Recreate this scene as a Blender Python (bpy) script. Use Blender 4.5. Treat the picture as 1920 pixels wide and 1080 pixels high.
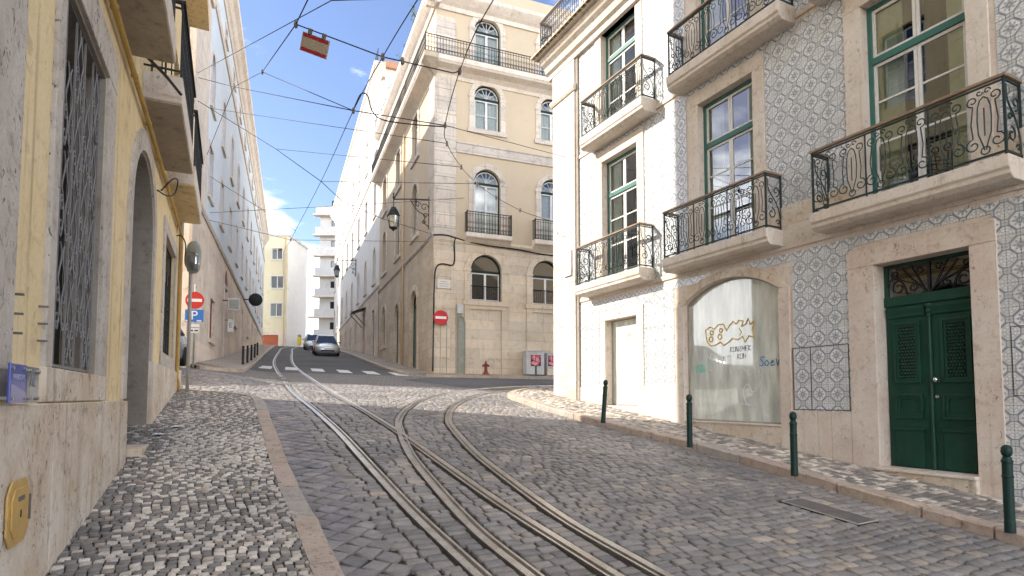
import bpy, math, random
import numpy as np
from mathutils import Vector, Matrix
random.seed(7); rng = np.random.default_rng(7)
sc = bpy.context.scene
for o in list(bpy.data.objects): bpy.data.objects.remove(o)
R_ = math.radians
# ------------------------------------------------------------------ camera
cd = bpy.data.cameras.new('camera'); cam = bpy.data.objects.new('camera', cd); sc.collection.objects.link(cam)
cd.sensor_width = 36.0; cd.lens = 1100 / 1920 * 36; cd.clip_end = 3000; cd.clip_start = .05
cd.shift_y = (745 - 1100 * math.tan(R_(3.2)) - 540) / 1920
cam.location = (0, 0, 0); cam.rotation_euler = (R_(93.2), 0, 0)
sc.camera = cam
# ------------------------------------------------------------------ light
SUN_EL = 32.0; SUN_H = Vector((-.992, .125)).normalized()
w = bpy.data.worlds.new('World'); sc.world = w; w.use_nodes = True
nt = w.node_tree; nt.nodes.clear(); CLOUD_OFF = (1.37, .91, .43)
def wn(t, **k):
    n = nt.nodes.new(t)
    for a, b in k.items(): setattr(n, a, b)
    return n
sky = wn('ShaderNodeTexSky', sky_type='NISHITA', sun_disc=False, sun_elevation=R_(SUN_EL),
         sun_rotation=math.atan2(SUN_H.x, SUN_H.y), altitude=50, air_density=1.0, dust_density=.25, ozone_density=2.0)
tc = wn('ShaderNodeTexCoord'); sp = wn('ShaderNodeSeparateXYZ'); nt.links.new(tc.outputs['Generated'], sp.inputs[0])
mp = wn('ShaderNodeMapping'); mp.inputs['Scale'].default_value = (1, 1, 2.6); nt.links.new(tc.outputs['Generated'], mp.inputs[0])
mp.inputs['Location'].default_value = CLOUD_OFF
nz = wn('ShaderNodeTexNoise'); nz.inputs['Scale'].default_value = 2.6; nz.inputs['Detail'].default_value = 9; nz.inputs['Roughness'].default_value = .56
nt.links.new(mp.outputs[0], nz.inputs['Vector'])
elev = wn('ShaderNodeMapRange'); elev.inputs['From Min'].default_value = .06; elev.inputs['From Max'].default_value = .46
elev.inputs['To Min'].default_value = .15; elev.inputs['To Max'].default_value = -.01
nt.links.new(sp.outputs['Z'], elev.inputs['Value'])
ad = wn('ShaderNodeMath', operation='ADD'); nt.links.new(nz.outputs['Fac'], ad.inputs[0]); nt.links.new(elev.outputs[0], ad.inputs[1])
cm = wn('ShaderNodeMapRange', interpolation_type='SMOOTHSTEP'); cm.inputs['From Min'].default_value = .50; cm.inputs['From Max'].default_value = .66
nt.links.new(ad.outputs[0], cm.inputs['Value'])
mx = wn('ShaderNodeMix', data_type='RGBA'); mx.inputs[7].default_value = (26.0, 26.0, 26.0, 1)  # cloud cover outside the view and its extra brightness added as fill for shade
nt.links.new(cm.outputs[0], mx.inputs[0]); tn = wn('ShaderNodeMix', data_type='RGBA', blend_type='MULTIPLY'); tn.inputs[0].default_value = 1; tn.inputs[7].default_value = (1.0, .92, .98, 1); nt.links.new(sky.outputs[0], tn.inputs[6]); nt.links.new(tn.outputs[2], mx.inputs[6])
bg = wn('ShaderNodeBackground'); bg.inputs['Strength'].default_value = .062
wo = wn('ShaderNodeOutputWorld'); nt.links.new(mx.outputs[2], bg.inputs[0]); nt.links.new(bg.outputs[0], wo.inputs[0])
sl = bpy.data.lights.new('sun', 'SUN'); sl.energy = 2.0; sl.angle = R_(.53); sl.color = (1, .93, .82)
so = bpy.data.objects.new('sun', sl); sc.collection.objects.link(so)
tos = Vector((SUN_H.x * math.cos(R_(SUN_EL)), SUN_H.y * math.cos(R_(SUN_EL)), math.sin(R_(SUN_EL))))
so.rotation_euler = tos.to_track_quat('Z', 'Y').to_euler(); so.location = (-20, 5, 40)
sc.view_settings.view_transform = 'Standard'; sc.view_settings.look = 'None'; sc.view_settings.gamma = 1
sc.view_settings.use_curve_mapping = False; sc.view_settings.exposure = 2.1
sc.render.engine = 'CYCLES'
try: sc.cycles.max_bounces = 8; sc.cycles.transparent_max_bounces = 12; sc.cycles.diffuse_bounces = 4
except Exception: pass
# ------------------------------------------------------------------ helpers
def link(o, parent=None):
    sc.collection.objects.link(o)
    if parent is not None: o.parent = parent
    return o
def tag(o, label, cat, group=None, kind=None):
    if label: o['label'] = label
    if cat: o['category'] = cat
    if group: o['group'] = group
    if kind: o['kind'] = kind
    return o
def thing(name, label, cat, loc=(0, 0, 0), rz=0, group=None):
    o = link(bpy.data.objects.new(name, None)); o.empty_display_size = .2
    o.location = loc; o.rotation_euler = (0, 0, R_(rz)); return tag(o, label, cat, group)
class MB:
    def __init__(s, fr=None): s.v = []; s.f = []; s.fr = fr
    def add(s, vs, fs):
        n = len(s.v)
        if s.fr: vs = [s.fr(*p) for p in vs]
        s.v += [tuple(p) for p in vs]; s.f += [tuple(i + n for i in f) for f in fs]; return s
    def box(s, x0, x1, y0, y1, z0, z1):
        if x0 > x1: x0, x1 = x1, x0
        if y0 > y1: y0, y1 = y1, y0
        if z0 > z1: z0, z1 = z1, z0
        return s.add([(x0, y0, z0), (x1, y0, z0), (x1, y1, z0), (x0, y1, z0), (x0, y0, z1), (x1, y0, z1), (x1, y1, z1), (x0, y1, z1)],
                     [(3, 2, 1, 0), (4, 5, 6, 7), (0, 1, 5, 4), (1, 2, 6, 5), (2, 3, 7, 6), (3, 0, 4, 7)])
    def cham(s, x0, x1, y0, y1, z0, z1, c):          # box with its front (y0) edges chamfered
        return s.add([(x0, y1, z0), (x1, y1, z0), (x1, y1, z1), (x0, y1, z1), (x0, y0 + c, z0), (x1, y0 + c, z0), (x1, y0 + c, z1), (x0, y0 + c, z1),
                      (x0 + c, y0, z0 + c), (x1 - c, y0, z0 + c), (x1 - c, y0, z1 - c), (x0 + c, y0, z1 - c)],
                     [(0, 3, 2, 1), (0, 1, 5, 4), (1, 2, 6, 5), (2, 3, 7, 6), (3, 0, 4, 7), (4, 5, 9, 8), (5, 6, 10, 9), (6, 7, 11, 10), (7, 4, 8, 11), (8, 9, 10, 11)])
    def prism(s, poly, y0, y1):                       # poly of (x,z), front at y0
        n = len(poly)
        return s.add([(x, y0, z) for x, z in poly] + [(x, y1, z) for x, z in poly],
                     [tuple(range(n)), tuple(range(2 * n - 1, n - 1, -1))] + [(i, i + n, (i + 1) % n + n, (i + 1) % n) for i in range(n)])
    def profx(s, prof, x0, x1):                       # profile of (y,z) swept along x
        n = len(prof)
        return s.add([(x0, y, z) for y, z in prof] + [(x1, y, z) for y, z in prof],
                     [tuple(range(n)), tuple(range(2 * n - 1, n - 1, -1))] + [(i, i + n, (i + 1) % n + n, (i + 1) % n) for i in range(n)])
    def strip(s, outer, inner, y0, y1):               # band between two open (x,z) polylines, extruded
        n = len(outer); vs = []
        for y in (y0, y1): vs += [(x, y, z) for x, z in outer] + [(x, y, z) for x, z in inner]
        fs = []
        for i in range(n - 1):
            fs += [(i, i + 1, n + i + 1, n + i), (2 * n + i + 1, 2 * n + i, 3 * n + i, 3 * n + i + 1),
                   (i + 1, i, 2 * n + i, 2 * n + i + 1), (n + i, n + i + 1, 3 * n + i + 1, 3 * n + i)]
        fs += [(0, n, 3 * n, 2 * n), (2 * n - 1, n - 1, 3 * n - 1, 4 * n - 1)]
        return s.add(vs, fs)
    def tube(s, pts, r, n=5, close=False):
        pts = [Vector(p) for p in pts]; m = len(pts)
        if m < 2: return s
        vs = []; up = None
        for i, p in enumerate(pts):
            if close: t = pts[(i + 1) % m] - pts[i - 1]
            else: t = pts[min(i + 1, m - 1)] - pts[max(i - 1, 0)]
            if t.length < 1e-9: t = Vector((0, 0, 1))
            t.normalize()
            if up is None: up = Vector((0, 0, 1)) if abs(t.z) < .9 else Vector((0, 1, 0))
            a = t.cross(up)
            if a.length < 1e-4: a = t.cross(Vector((1, .3, 0)))
            a.normalize(); b = a.cross(t); up = b
            rr = r[i] if isinstance(r, (list, tuple)) else r
            vs += [p + (a * math.cos(2 * math.pi * k / n) + b * math.sin(2 * math.pi * k / n)) * rr for k in range(n)]
        fs = []
        for i in range(m if close else m - 1):
            j = (i + 1) % m
            fs += [(i * n + k, i * n + (k + 1) % n, j * n + (k + 1) % n, j * n + k) for k in range(n)]
        if not close: fs += [tuple(range(n - 1, -1, -1)), tuple((m - 1) * n + k for k in range(n))]
        return s.add(vs, fs)
    def lathe(s, prof, c=(0, 0, 0), n=14):            # prof of (r,z)
        vs = []; m = len(prof)
        for r, z in prof: vs += [(c[0] + r * math.cos(2 * math.pi * k / n), c[1] + r * math.sin(2 * math.pi * k / n), c[2] + z) for k in range(n)]
        fs = [(i * n + k, i * n + (k + 1) % n, (i + 1) * n + (k + 1) % n, (i + 1) * n + k) for i in range(m - 1) for k in range(n)]
        fs += [tuple(range(n - 1, -1, -1)), tuple((m - 1) * n + k for k in range(n))]
        return s.add(vs, fs)
    def build(s, name, mat, parent=None, smooth=False, bevel=0, label=None):
        me = bpy.data.meshes.new(name); me.from_pydata(s.v, [], s.f); me.update()
        if mat: me.materials.append(MAT[mat] if isinstance(mat, str) else mat)
        if smooth: me.polygons.foreach_set('use_smooth', [True] * len(me.polygons))
        o = link(bpy.data.objects.new(name, me), parent)
        if bevel:
            b = o.modifiers.new('bevel', 'BEVEL'); b.width = bevel; b.segments = 2; b.limit_method = 'ANGLE'; b.angle_limit = .7
        if label: o['label'] = label
        return o
def copy_tree(o, parent=None):
    c = o.copy(); sc.collection.objects.link(c); c.parent = parent
    for ch in o.children: copy_tree(ch, c)
    return c
def arc(xc, w, zs, rise, n=14):                       # arch points from left spring to right spring
    return [(xc - w / 2 * math.cos(math.pi * k / n), zs + rise * math.sin(math.pi * k / n)) for k in range(n + 1)]
def seg(xc, w, zs, rise, n=14):                       # shallow segmental arch
    r = (w * w / 4 + rise * rise) / (2 * rise); a = math.asin(w / 2 / r)
    return [(xc + r * math.sin(-a + 2 * a * k / n), zs + rise - r + r * math.cos(-a + 2 * a * k / n)) for k in range(n + 1)]
def spiral(cx, cz, r0, r1, a0, a1, n=14):
    return [(cx + (r0 + (r1 - r0) * k / n) * math.cos(a0 + (a1 - a0) * k / n), cz + (r0 + (r1 - r0) * k / n) * math.sin(a0 + (a1 - a0) * k / n)) for k in range(n + 1)]
def catmull(P, n=8):
    P = [np.array(p, float) for p in P]; Q = [2 * P[0] - P[1]] + P + [2 * P[-1] - P[-2]]; out = []
    for i in range(1, len(Q) - 2):
        a, b, c, d = Q[i - 1:i + 3]
        for k in range(n):
            t = k / n
            out.append(.5 * ((2 * b) + (c - a) * t + (2 * a - 5 * b + 4 * c - d) * t * t + (3 * b - a - 3 * c + d) * t ** 3))
    out.append(P[-1]); return [tuple(p) for p in out]
def wall_panel(mb, x0, x1, z0, z1, holes, depth=.3, y=0.):
    """front face with openings; a hole is (x0,x1,z0,z1) or (x0,x1,z0,zspring,'arc'|'seg',rise)"""
    rects = []
    for h in holes: rects.append((h[0], h[1], h[2], h[3] if len(h) == 4 else h[3] + h[5]))
    xs = sorted({x0, x1} | {v for r in rects for v in r[:2] if x0 < v < x1}); zs_ = sorted({z0, z1} | {v for r in rects for v in r[2:4] if z0 < v < z1})
    for i in range(len(xs) - 1):
        run = None
        for j in range(len(zs_) - 1):
            cx = (xs[i] + xs[i + 1]) / 2; cz = (zs_[j] + zs_[j + 1]) / 2
            solid = not any(r[0] < cx < r[1] and r[2] < cz < r[3] for r in rects)
            if solid: mb.add([(xs[i], y, zs_[j]), (xs[i + 1], y, zs_[j]), (xs[i + 1], y, zs_[j + 1]), (xs[i], y, zs_[j + 1])], [(0, 1, 2, 3)])
    for h, r in zip(holes, rects):
        a, b, c, d = r; e = y + depth
        if len(h) == 4: top = [(a, d), (b, d)]
        else:
            f = arc if h[4] == 'arc' else seg
            top = f((a + b) / 2, b - a, h[3], h[5])
            for k in range(len(top) - 1):
                p, q = top[k], top[k + 1]
                mb.add([(p[0], y, p[1]), (q[0], y, q[1]), (q[0], y, d), (p[0], y, d)], [(0, 1, 2, 3)])
        loop = [(a, c)] + top + [(b, c)]
        for k in range(len(loop)):
            p, q = loop[k], loop[(k + 1) % len(loop)]
            mb.add([(p[0], y, p[1]), (p[0], e, p[1]), (q[0], e, q[1]), (q[0], y, q[1])], [(0, 1, 2, 3)])
    return mb
# ------------------------------------------------------------------ materials
MAT = {}
class NT:
    def __init__(s, name):
        m = bpy.data.materials.new(name); m.use_nodes = True; s.m = m; s.t = m.node_tree; s.t.nodes.clear(); MAT[name] = m
        s.out = s.n('ShaderNodeOutputMaterial'); s.p = s.n('ShaderNodeBsdfPrincipled'); s.l(s.p.outputs[0], s.out.inputs[0])
    def n(s, t, **k):
        x = s.t.nodes.new(t)
        for a, b in k.items(): setattr(x, a, b)
        return x
    def l(s, a, b): s.t.links.new(a, b)
    def inp(s, x, v):
        if isinstance(v, bpy.types.NodeSocket): s.l(v, x)
        else:
            if isinstance(v, tuple) and len(v) == 3 and x.type == 'RGBA': v = (*v, 1)
            x.default_value = v
    def math(s, op, a, b=0., c=None):
        x = s.n('ShaderNodeMath', operation=op); s.inp(x.inputs[0], a); s.inp(x.inputs[1], b)
        if c is not None: s.inp(x.inputs[2], c)
        return x.outputs[0]
    def ramp(s, v, a, b, lo=0., hi=1.):
        x = s.n('ShaderNodeMapRange', interpolation_type='SMOOTHSTEP'); s.inp(x.inputs[0], v)
        x.inputs[1].default_value = a; x.inputs[2].default_value = b; x.inputs[3].default_value = lo; x.inputs[4].default_value = hi
        return x.outputs[0]
    def mix(s, f, a, b, mode='MIX'):
        x = s.n('ShaderNodeMix', data_type='RGBA', blend_type=mode); s.inp(x.inputs[0], f); s.inp(x.inputs[6], a); s.inp(x.inputs[7], b)
        return x.outputs[2]
    def coord(s, scale=(1, 1, 1), kind='Object', loc=(0, 0, 0)):
        t = s.n('ShaderNodeTexCoord'); m = s.n('ShaderNodeMapping'); m.inputs['Scale'].default_value = scale; m.inputs['Location'].default_value = loc
        s.l(t.outputs[kind], m.inputs[0]); return m.outputs[0]
    def noise(s, vec, scale, detail=5, rough=.55, dist=0.):
        x = s.n('ShaderNodeTexNoise'); s.l(vec, x.inputs['Vector']); x.inputs['Scale'].default_value = scale
        x.inputs['Detail'].default_value = detail; x.inputs['Roughness'].default_value = rough; x.inputs['Distortion'].default_value = dist
        return x.outputs['Fac']
    def voro(s, vec, scale, feat='F1'):
        x = s.n('ShaderNodeTexVoronoi', feature=feat); s.l(vec, x.inputs['Vector']); x.inputs['Scale'].default_value = scale; return x
    def bump(s, h, strength=.3, dist=.01):
        x = s.n('ShaderNodeBump'); x.inputs['Strength'].default_value = strength; x.inputs['Distance'].default_value = dist
        s.l(h, x.inputs['Height']); s.l(x.outputs[0], s.p.inputs['Normal'])
    def fin(s, col, rough=.8, metal=0., spec=.35):
        s.inp(s.p.inputs['Base Color'], col); s.inp(s.p.inputs['Roughness'], rough); s.inp(s.p.inputs['Metallic'], metal)
        s.inp(s.p.inputs['Specular IOR Level'], spec); return s.m
def weather(name, c1, c2, c3, large=.7, fine=18, streak=.0, pits=0., rough=.85, bump=.35, courses=None, dirt=.5):
    """c1 base, c2 big patches, c3 stains / grime; courses=(w,h,dark) adds ashlar joints on x+y,z"""
    t = NT(name); v = t.coord()
    a = t.ramp(t.noise(v, large, 6, .6), .35, .68)
    b = t.ramp(t.noise(v, large * 5, 8, .65, .6), .5, .75)
    col = t.mix(a, c1, c2); col = t.mix(t.math('MULTIPLY', b, dirt), col, c3)
    f = t.noise(v, fine, 8, .7)
    col = t.mix(1.0, col, t.mix(f, (.78, .78, .78), (1.18, 1.18, 1.18)), 'MULTIPLY')
    if streak:
        sv = t.coord((5.5, 5.5, .28)); st = t.ramp(t.noise(sv, 1.4, 7, .62), .52, .76)
        col = t.mix(t.math('MULTIPLY', st, streak), col, c3)
    h = f
    if pits:
        pv = t.coord((1, 1, .55)); pn = t.noise(pv, 26, 4, .6, 1.2); pm = t.ramp(pn, .60, .68)
        pl = t.ramp(t.noise(v, 2.2, 3), .40, .62); pm = t.math('MULTIPLY', pm, pl)
        col = t.mix(t.math('MULTIPLY', pm, pits), col, tuple(x * .28 for x in c3)); h = t.math('SUBTRACT', f, t.math('MULTIPLY', pm, 2.))
    if courses:
        cw, ch, dk = courses
        sx = t.n('ShaderNodeSeparateXYZ'); t.l(v, sx.inputs[0]); cx = t.n('ShaderNodeCombineXYZ')
        t.l(t.math('ADD', sx.outputs[0], sx.outputs[1]), cx.inputs[0]); t.l(sx.outputs[2], cx.inputs[1])
        br = t.n('ShaderNodeTexBrick'); t.l(cx.outputs[0], br.inputs['Vector']); br.inputs['Scale'].default_value = 1
        br.inputs['Brick Width'].default_value = cw; br.inputs['Row Height'].default_value = ch; br.inputs['Mortar Size'].default_value = .012
        br.inputs['Color1'].default_value = (.9, .9, .9, 1); br.inputs['Color2'].default_value = (1.1, 1.07, 1.03, 1); br.inputs['Mortar'].default_value = (dk, dk, dk, 1)
        br.inputs['Mortar Smooth'].default_value = .4
        col = t.mix(1., col, br.outputs['Color'], 'MULTIPLY'); h = t.math('SUBTRACT', h, t.math('MULTIPLY', br.outputs['Fac'], 1.5))
    t.bump(h, bump, .012); return t.fin(col, rough, 0, .25)
weather('yellow_plaster', (.82, .67, .41), (.76, .60, .34), (.36, .25, .13), .9, 30, .8, .3, .9, .4, None, .6)
weather('pitted_limestone', (.74, .67, .58), (.62, .50, .37), (.27, .19, .12), 1.3, 24, .6, 1., .85, .8, None, .75)
weather('grey_limestone', (.60, .55, .49), (.50, .44, .38), (.2, .165, .13), 1.5, 26, .6, 1., .85, .8, None, .7)
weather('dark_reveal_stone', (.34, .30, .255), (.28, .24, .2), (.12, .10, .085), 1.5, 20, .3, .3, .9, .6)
weather('pink_limestone', (.70, .62, .54), (.64, .53, .45), (.40, .28, .21), 1.8, 30, .35, .7, .7, .6, None, .6)
weather('slab_limestone', (.72, .65, .57), (.65, .56, .47), (.34, .26, .19), 1.5, 26, .45, .7, .75, .6, None, .55)
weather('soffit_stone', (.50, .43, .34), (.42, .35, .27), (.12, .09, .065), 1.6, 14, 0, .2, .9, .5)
weather('cream_plaster', (.57, .47, .34), (.53, .445, .33), (.42, .34, .25), .35, 25, .25, 0, .9, .15, None, .25)
weather('white_plaster', (.80, .78, .74), (.74, .73, .71), (.46, .43, .39), .3, 25, .3, 0, .9, .15, None, .25)
weather('blue_white_plaster', (.64, .71, .79), (.58, .66, .75), (.42, .41, .40), .35, 20, .4, 0, .9, .2, None, .3)
weather('ashlar', (.66, .58, .47), (.57, .48, .37), (.34, .26, .18), .6, 16, .6, .18, .85, .5, (1.5, .46, .80), .6)
weather('ashlar_rose', (.74, .65, .56), (.64, .54, .45), (.36, .26, .19), .4, 14, .6, .3, .85, .5, (2.2, .7, .9), .7)
weather('quoin_stone', (.66, .60, .53), (.57, .51, .45), (.22, .19, .165), .6, 18, .5, .4, .85, .5, (9., .62, .6), .6)
weather('far_yellow_plaster', (.72, .64, .45), (.68, .60, .42), (.4, .33, .2), .2, 15, .25, 0, .9, .1, None, .3)
weather('kerb_stone', (.52, .42, .34), (.42, .34, .27), (.16, .12, .09), 2.6, 30, 0, .7, .8, .8, None, .7)
weather('kerb_stone_grey', (.46, .41, .36), (.38, .34, .30), (.15, .12, .10), 2.6, 30, 0, .7, .8, .8, None, .7)
weather('kerb_stone_rose', (.50, .40, .335), (.43, .345, .29), (.18, .12, .09), 2.6, 30, 0, .7, .8, .8, None, .7)
weather('eave_tile', (.60, .50, .38), (.52, .42, .32), (.24, .18, .13), 2., 22, 0, .5, .9, .5)
weather('concrete', (.62, .61, .59), (.54, .54, .53), (.3, .29, .28), .3, 12, .3, 0, .9, .2)
weather('roof_clay', (.50, .27, .17), (.42, .24, .16), (.2, .15, .11), 2., 22, 0, .3, .9, .5)
weather('joint_dirt', (.055, .048, .041), (.042, .038, .032), (.03, .029, .02), 3., 60, 0, .3, 1., .8)
weather('earth', (.16, .14, .12), (.13, .115, .1), (.08, .07, .06), .3, 8, 0, 0, 1., .4)
weather('asphalt', (.115, .112, .112), (.085, .084, .086), (.055, .054, .055), .35, 60, 0, .4, .85, .6)
weather('paint_white', (.72, .71, .68), (.62, .61, .58), (.2, .19, .18), 3., 40, 0, 1., .7, .4, None, .8)
weather('paint_yellow', (.62, .44, .10), (.52, .38, .12), (.16, .14, .1), 3., 40, 0, 1., .7, .4, None, .8)
weather('red_wood', (.20, .045, .04), (.16, .04, .035), (.07, .03, .025), 2., 24, .3, 0, .6, .3)
weather('garage_red', (.44, .12, .06), (.38, .10, .05), (.2, .07, .05), 1., 24, .3, 0, .6, .2)
weather('brass_plate', (.62, .40, .13), (.52, .34, .12), (.28, .18, .08), 5., 40, 0, .2, .5, .4)
weather('luminaire_grey', (.33, .34, .30), (.26, .27, .22), (.14, .13, .1), 4., 30, .4, 0, .35, .2)
weather('metal_pole', (.42, .40, .35), (.34, .32, .27), (.22, .15, .1), 3., 40, .3, .3, .5, .3)
weather('cabinet_grey', (.56, .57, .58), (.50, .51, .52), (.3, .3, .3), 2., 30, .3, 0, .55, .15)
weather('hydrant_red', (.24, .045, .035), (.2, .05, .04), (.15, .05, .04), 5., 40, .2, .2, .5, .3)
weather('rust_steel', (.19, .17, .16), (.15, .135, .13), (.07, .055, .05), 6., 60, 0, .3, .7, .6)
weather('yellow_pipe', (.55, .36, .10), (.48, .32, .1), (.2, .13, .07), 3., 30, .5, .3, .6, .3)
weather('cream_pipe', (.66, .50, .32), (.6, .46, .3), (.36, .2, .1), 2., 30, .5, 0, .6, .2)
weather('dark_green_door', (.013, .066, .046), (.011, .052, .037), (.03, .055, .042), 3., 40, .6, .15, .36, .2)
weather('bollard_green', (.008, .036, .030), (.007, .03, .026), (.03, .035, .03), 6., 50, .3, .4, .42, .3)
weather('green_frame', (.055, .17, .145), (.05, .15, .13), (.06, .10, .085), 3., 40, .35, 0, .4, .15)
weather('black_green_frame', (.012, .030, .028), (.01, .026, .024), (.03, .035, .03), 3., 40, .3, 0, .45, .15)
weather('white_sash', (.74, .73, .70), (.68, .67, .64), (.4, .38, .34), 4., 40, .3, 0, .45, .1)
weather('iron_green', (.020, .042, .042), (.016, .03, .03), (.05, .04, .035), 8., 60, 0, 0, .5, .3)
weather('iron_black', (.022, .024, .027), (.017, .018, .02), (.05, .04, .032), 8., 60, 0, 0, .55, .3)
weather('iron_grey', (.25, .245, .24), (.20, .195, .19), (.16, .12, .09), 8., 60, 0, 0, .5, .3)
weather('rail_wood', (.30, .21, .145), (.24, .17, .12), (.12, .09, .07), 6., 50, 0, 0, .6, .3)
weather('cable_black', (.018, .019, .024), (.014, .015, .018), (.03, .03, .03), 3., 30, 0, 0, .6, .1)
weather('dark_room', (.035, .034, .032), (.03, .029, .028), (.02, .02, .02), 1., 5, 0, 0, 1., .1)  # near-black paint standing in for the darkness of unlit rooms
weather('curtain', (.70, .68, .62), (.62, .60, .54), (.45, .43, .38), 1., 8, .8, 0, .9, .2)
weather('pale_shutter', (.64, .70, .60), (.58, .65, .55), (.45, .5, .4), 1., 12, .4, 0, .7, .2)
weather('tyre', (.02, .02, .02), (.018, .018, .018), (.04, .038, .035), 6., 40, 0, 0, .85, .3)
weather('plain_black', (.015, .015, .016), (.013, .013, .014), (.03, .03, .03), 5., 30, 0, 0, .5, .1)
weather('leaf_green', (.07, .13, .03), (.10, .15, .04), (.05, .08, .02), 6., 40, 0, 0, .6, .1)
weather('paper', (.75, .74, .72), (.7, .7, .68), (.5, .5, .5), 8., 40, 0, 0, .8, .2)
weather('board_beige', (.40, .33, .25), (.36, .3, .23), (.2, .17, .14), 3., 30, .3, 0, .6, .1)
def plain(name, c, rough=.5, metal=0., spec=.4, emit=None):
    t = NT(name); v = t.coord(); f = t.noise(v, 30, 4, .6)
    t.fin(t.mix(f, tuple(x * .85 for x in c), tuple(min(1, x * 1.12) for x in c)), rough, metal, spec); return t.m
plain('sign_red', (.52, .025, .03), .4); plain('sign_white', (.76, .76, .76), .4); plain('sign_blue', (.02, .16, .55), .4)
plain('band_red', (.33, .02, .03), .5); plain('steel', (.58, .56, .53), .32, 1.); plain('chrome', (.7, .7, .7), .18, 1.)
plain('plaque_blue', (.055, .085, .36), .12, 0, .6); plain('plaque_pale', (.28, .27, .46), .2, 0, .5); plain('plaque_ink', (.42, .43, .62), .3)
plain('ink_grey', (.25, .26, .30), .5); plain('marble', (.66, .63, .58), .5); plain('yellow_paint', (.70, .52, .03), .5)
plain('graf_yellow', (.70, .45, .02), .5); plain('graf_blue', (.015, .20, .52), .5); plain('graf_black', (.06, .05, .06), .6)
plain('graf_white', (.78, .78, .76), .6); plain('graf_teal', (.28, .68, .58), .6)
plain('headlight', (.75, .78, .8), .1, .3, .8); plain('rim', (.5, .5, .5), .3, .9)
plain('silver_paint', (.46, .48, .50), .28, .55, .6); plain('grey_paint', (.40, .43, .47), .28, .5, .6); plain('blue_grey_paint', (.25, .28, .34), .25, .4, .6)
plain('pink_petal', (.78, .33, .36), .6); plain('deep_pink_petal', (.55, .12, .17), .6); plain('poster_dark', (.12, .03, .035), .6); plain('poster_green', (.04, .10, .045), .6)
plain('copper_wire', (.05, .035, .03), .5, .4)
# worn tram rail: polished head, brown lip
t = NT('rail_steel'); v = t.coord(); f = t.noise(v, 5, 6, .6); g = t.noise(v, 70, 3, .6)
t.bump(g, .15, .003); t.fin(t.mix(t.ramp(f, .4, .7), (.52, .50, .47), (.40, .36, .32)), t.ramp(g, .3, .7, .26, .42), .9)
# stones: colour comes with each stone
t = NT('cobble'); at = t.n('ShaderNodeAttribute', attribute_name='tint'); v = t.coord()
f = t.noise(v, 55, 8, .72); g = t.noise(v, 7, 5, .6)
col = t.mix(1., at.outputs['Color'], t.mix(f, (.55, .55, .55), (1.45, 1.43, 1.40)), 'MULTIPLY')
col = t.mix(t.math('MULTIPLY', t.ramp(g, .52, .75), .45), col, (.16, .135, .105))
big = t.noise(v, .55, 6, .62); col = t.mix(1., col, t.mix(t.ramp(big, .3, .7), (.74, .735, .74), (1.18, 1.16, 1.12)), 'MULTIPLY')
oil = t.ramp(t.noise(v, 1.7, 5, .6, 1.), .60, .74); col = t.mix(t.math('MULTIPLY', oil, .4), col, (.075, .068, .06))
t.bump(f, .7, .007); t.fin(col, t.ramp(g, .3, .7, .40, .72), 0, .4)
# stone paving too far away to pick apart
def far_cobble(name, c1, c2, cj, sc_):
    t = NT(name); v = t.coord((1, 1, 0)); mpn = t.n('ShaderNodeMapping'); mpn.inputs['Rotation'].default_value = (0, 0, R_(26)); t.l(v, mpn.inputs[0])
    br = t.n('ShaderNodeTexBrick'); t.l(mpn.outputs[0], br.inputs['Vector']); br.inputs['Scale'].default_value = sc_
    br.inputs['Brick Width'].default_value = .19; br.inputs['Row Height'].default_value = .125; br.inputs['Mortar Size'].default_value = .012; br.inputs['Mortar Smooth'].default_value = .5
    br.inputs['Color1'].default_value = (*c1, 1); br.inputs['Color2'].default_value = (*c2, 1); br.inputs['Mortar'].default_value = (*cj, 1)
    n1 = t.noise(v, 1.2, 6, .6); n2 = t.noise(v, 22, 6, .7)
    col = t.mix(1., br.outputs['Color'], t.mix(n1, (.7, .7, .7), (1.3, 1.28, 1.25)), 'MULTIPLY'); col = t.mix(1., col, t.mix(n2, (.7, .7, .7), (1.25, 1.25, 1.25)), 'MULTIPLY')
    t.bump(t.math('SUBTRACT', n2, t.math('MULTIPLY', br.outputs['Fac'], 1.5)), .7, .02); t.fin(col, .7, 0, .35)
far_cobble('far_cobbles', (.21, .19, .17), (.15, .14, .135), (.09, .08, .07), 1.)
far_cobble('far_pavement', (.42, .36, .30), (.30, .26, .22), (.17, .145, .12), 1.7)
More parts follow.
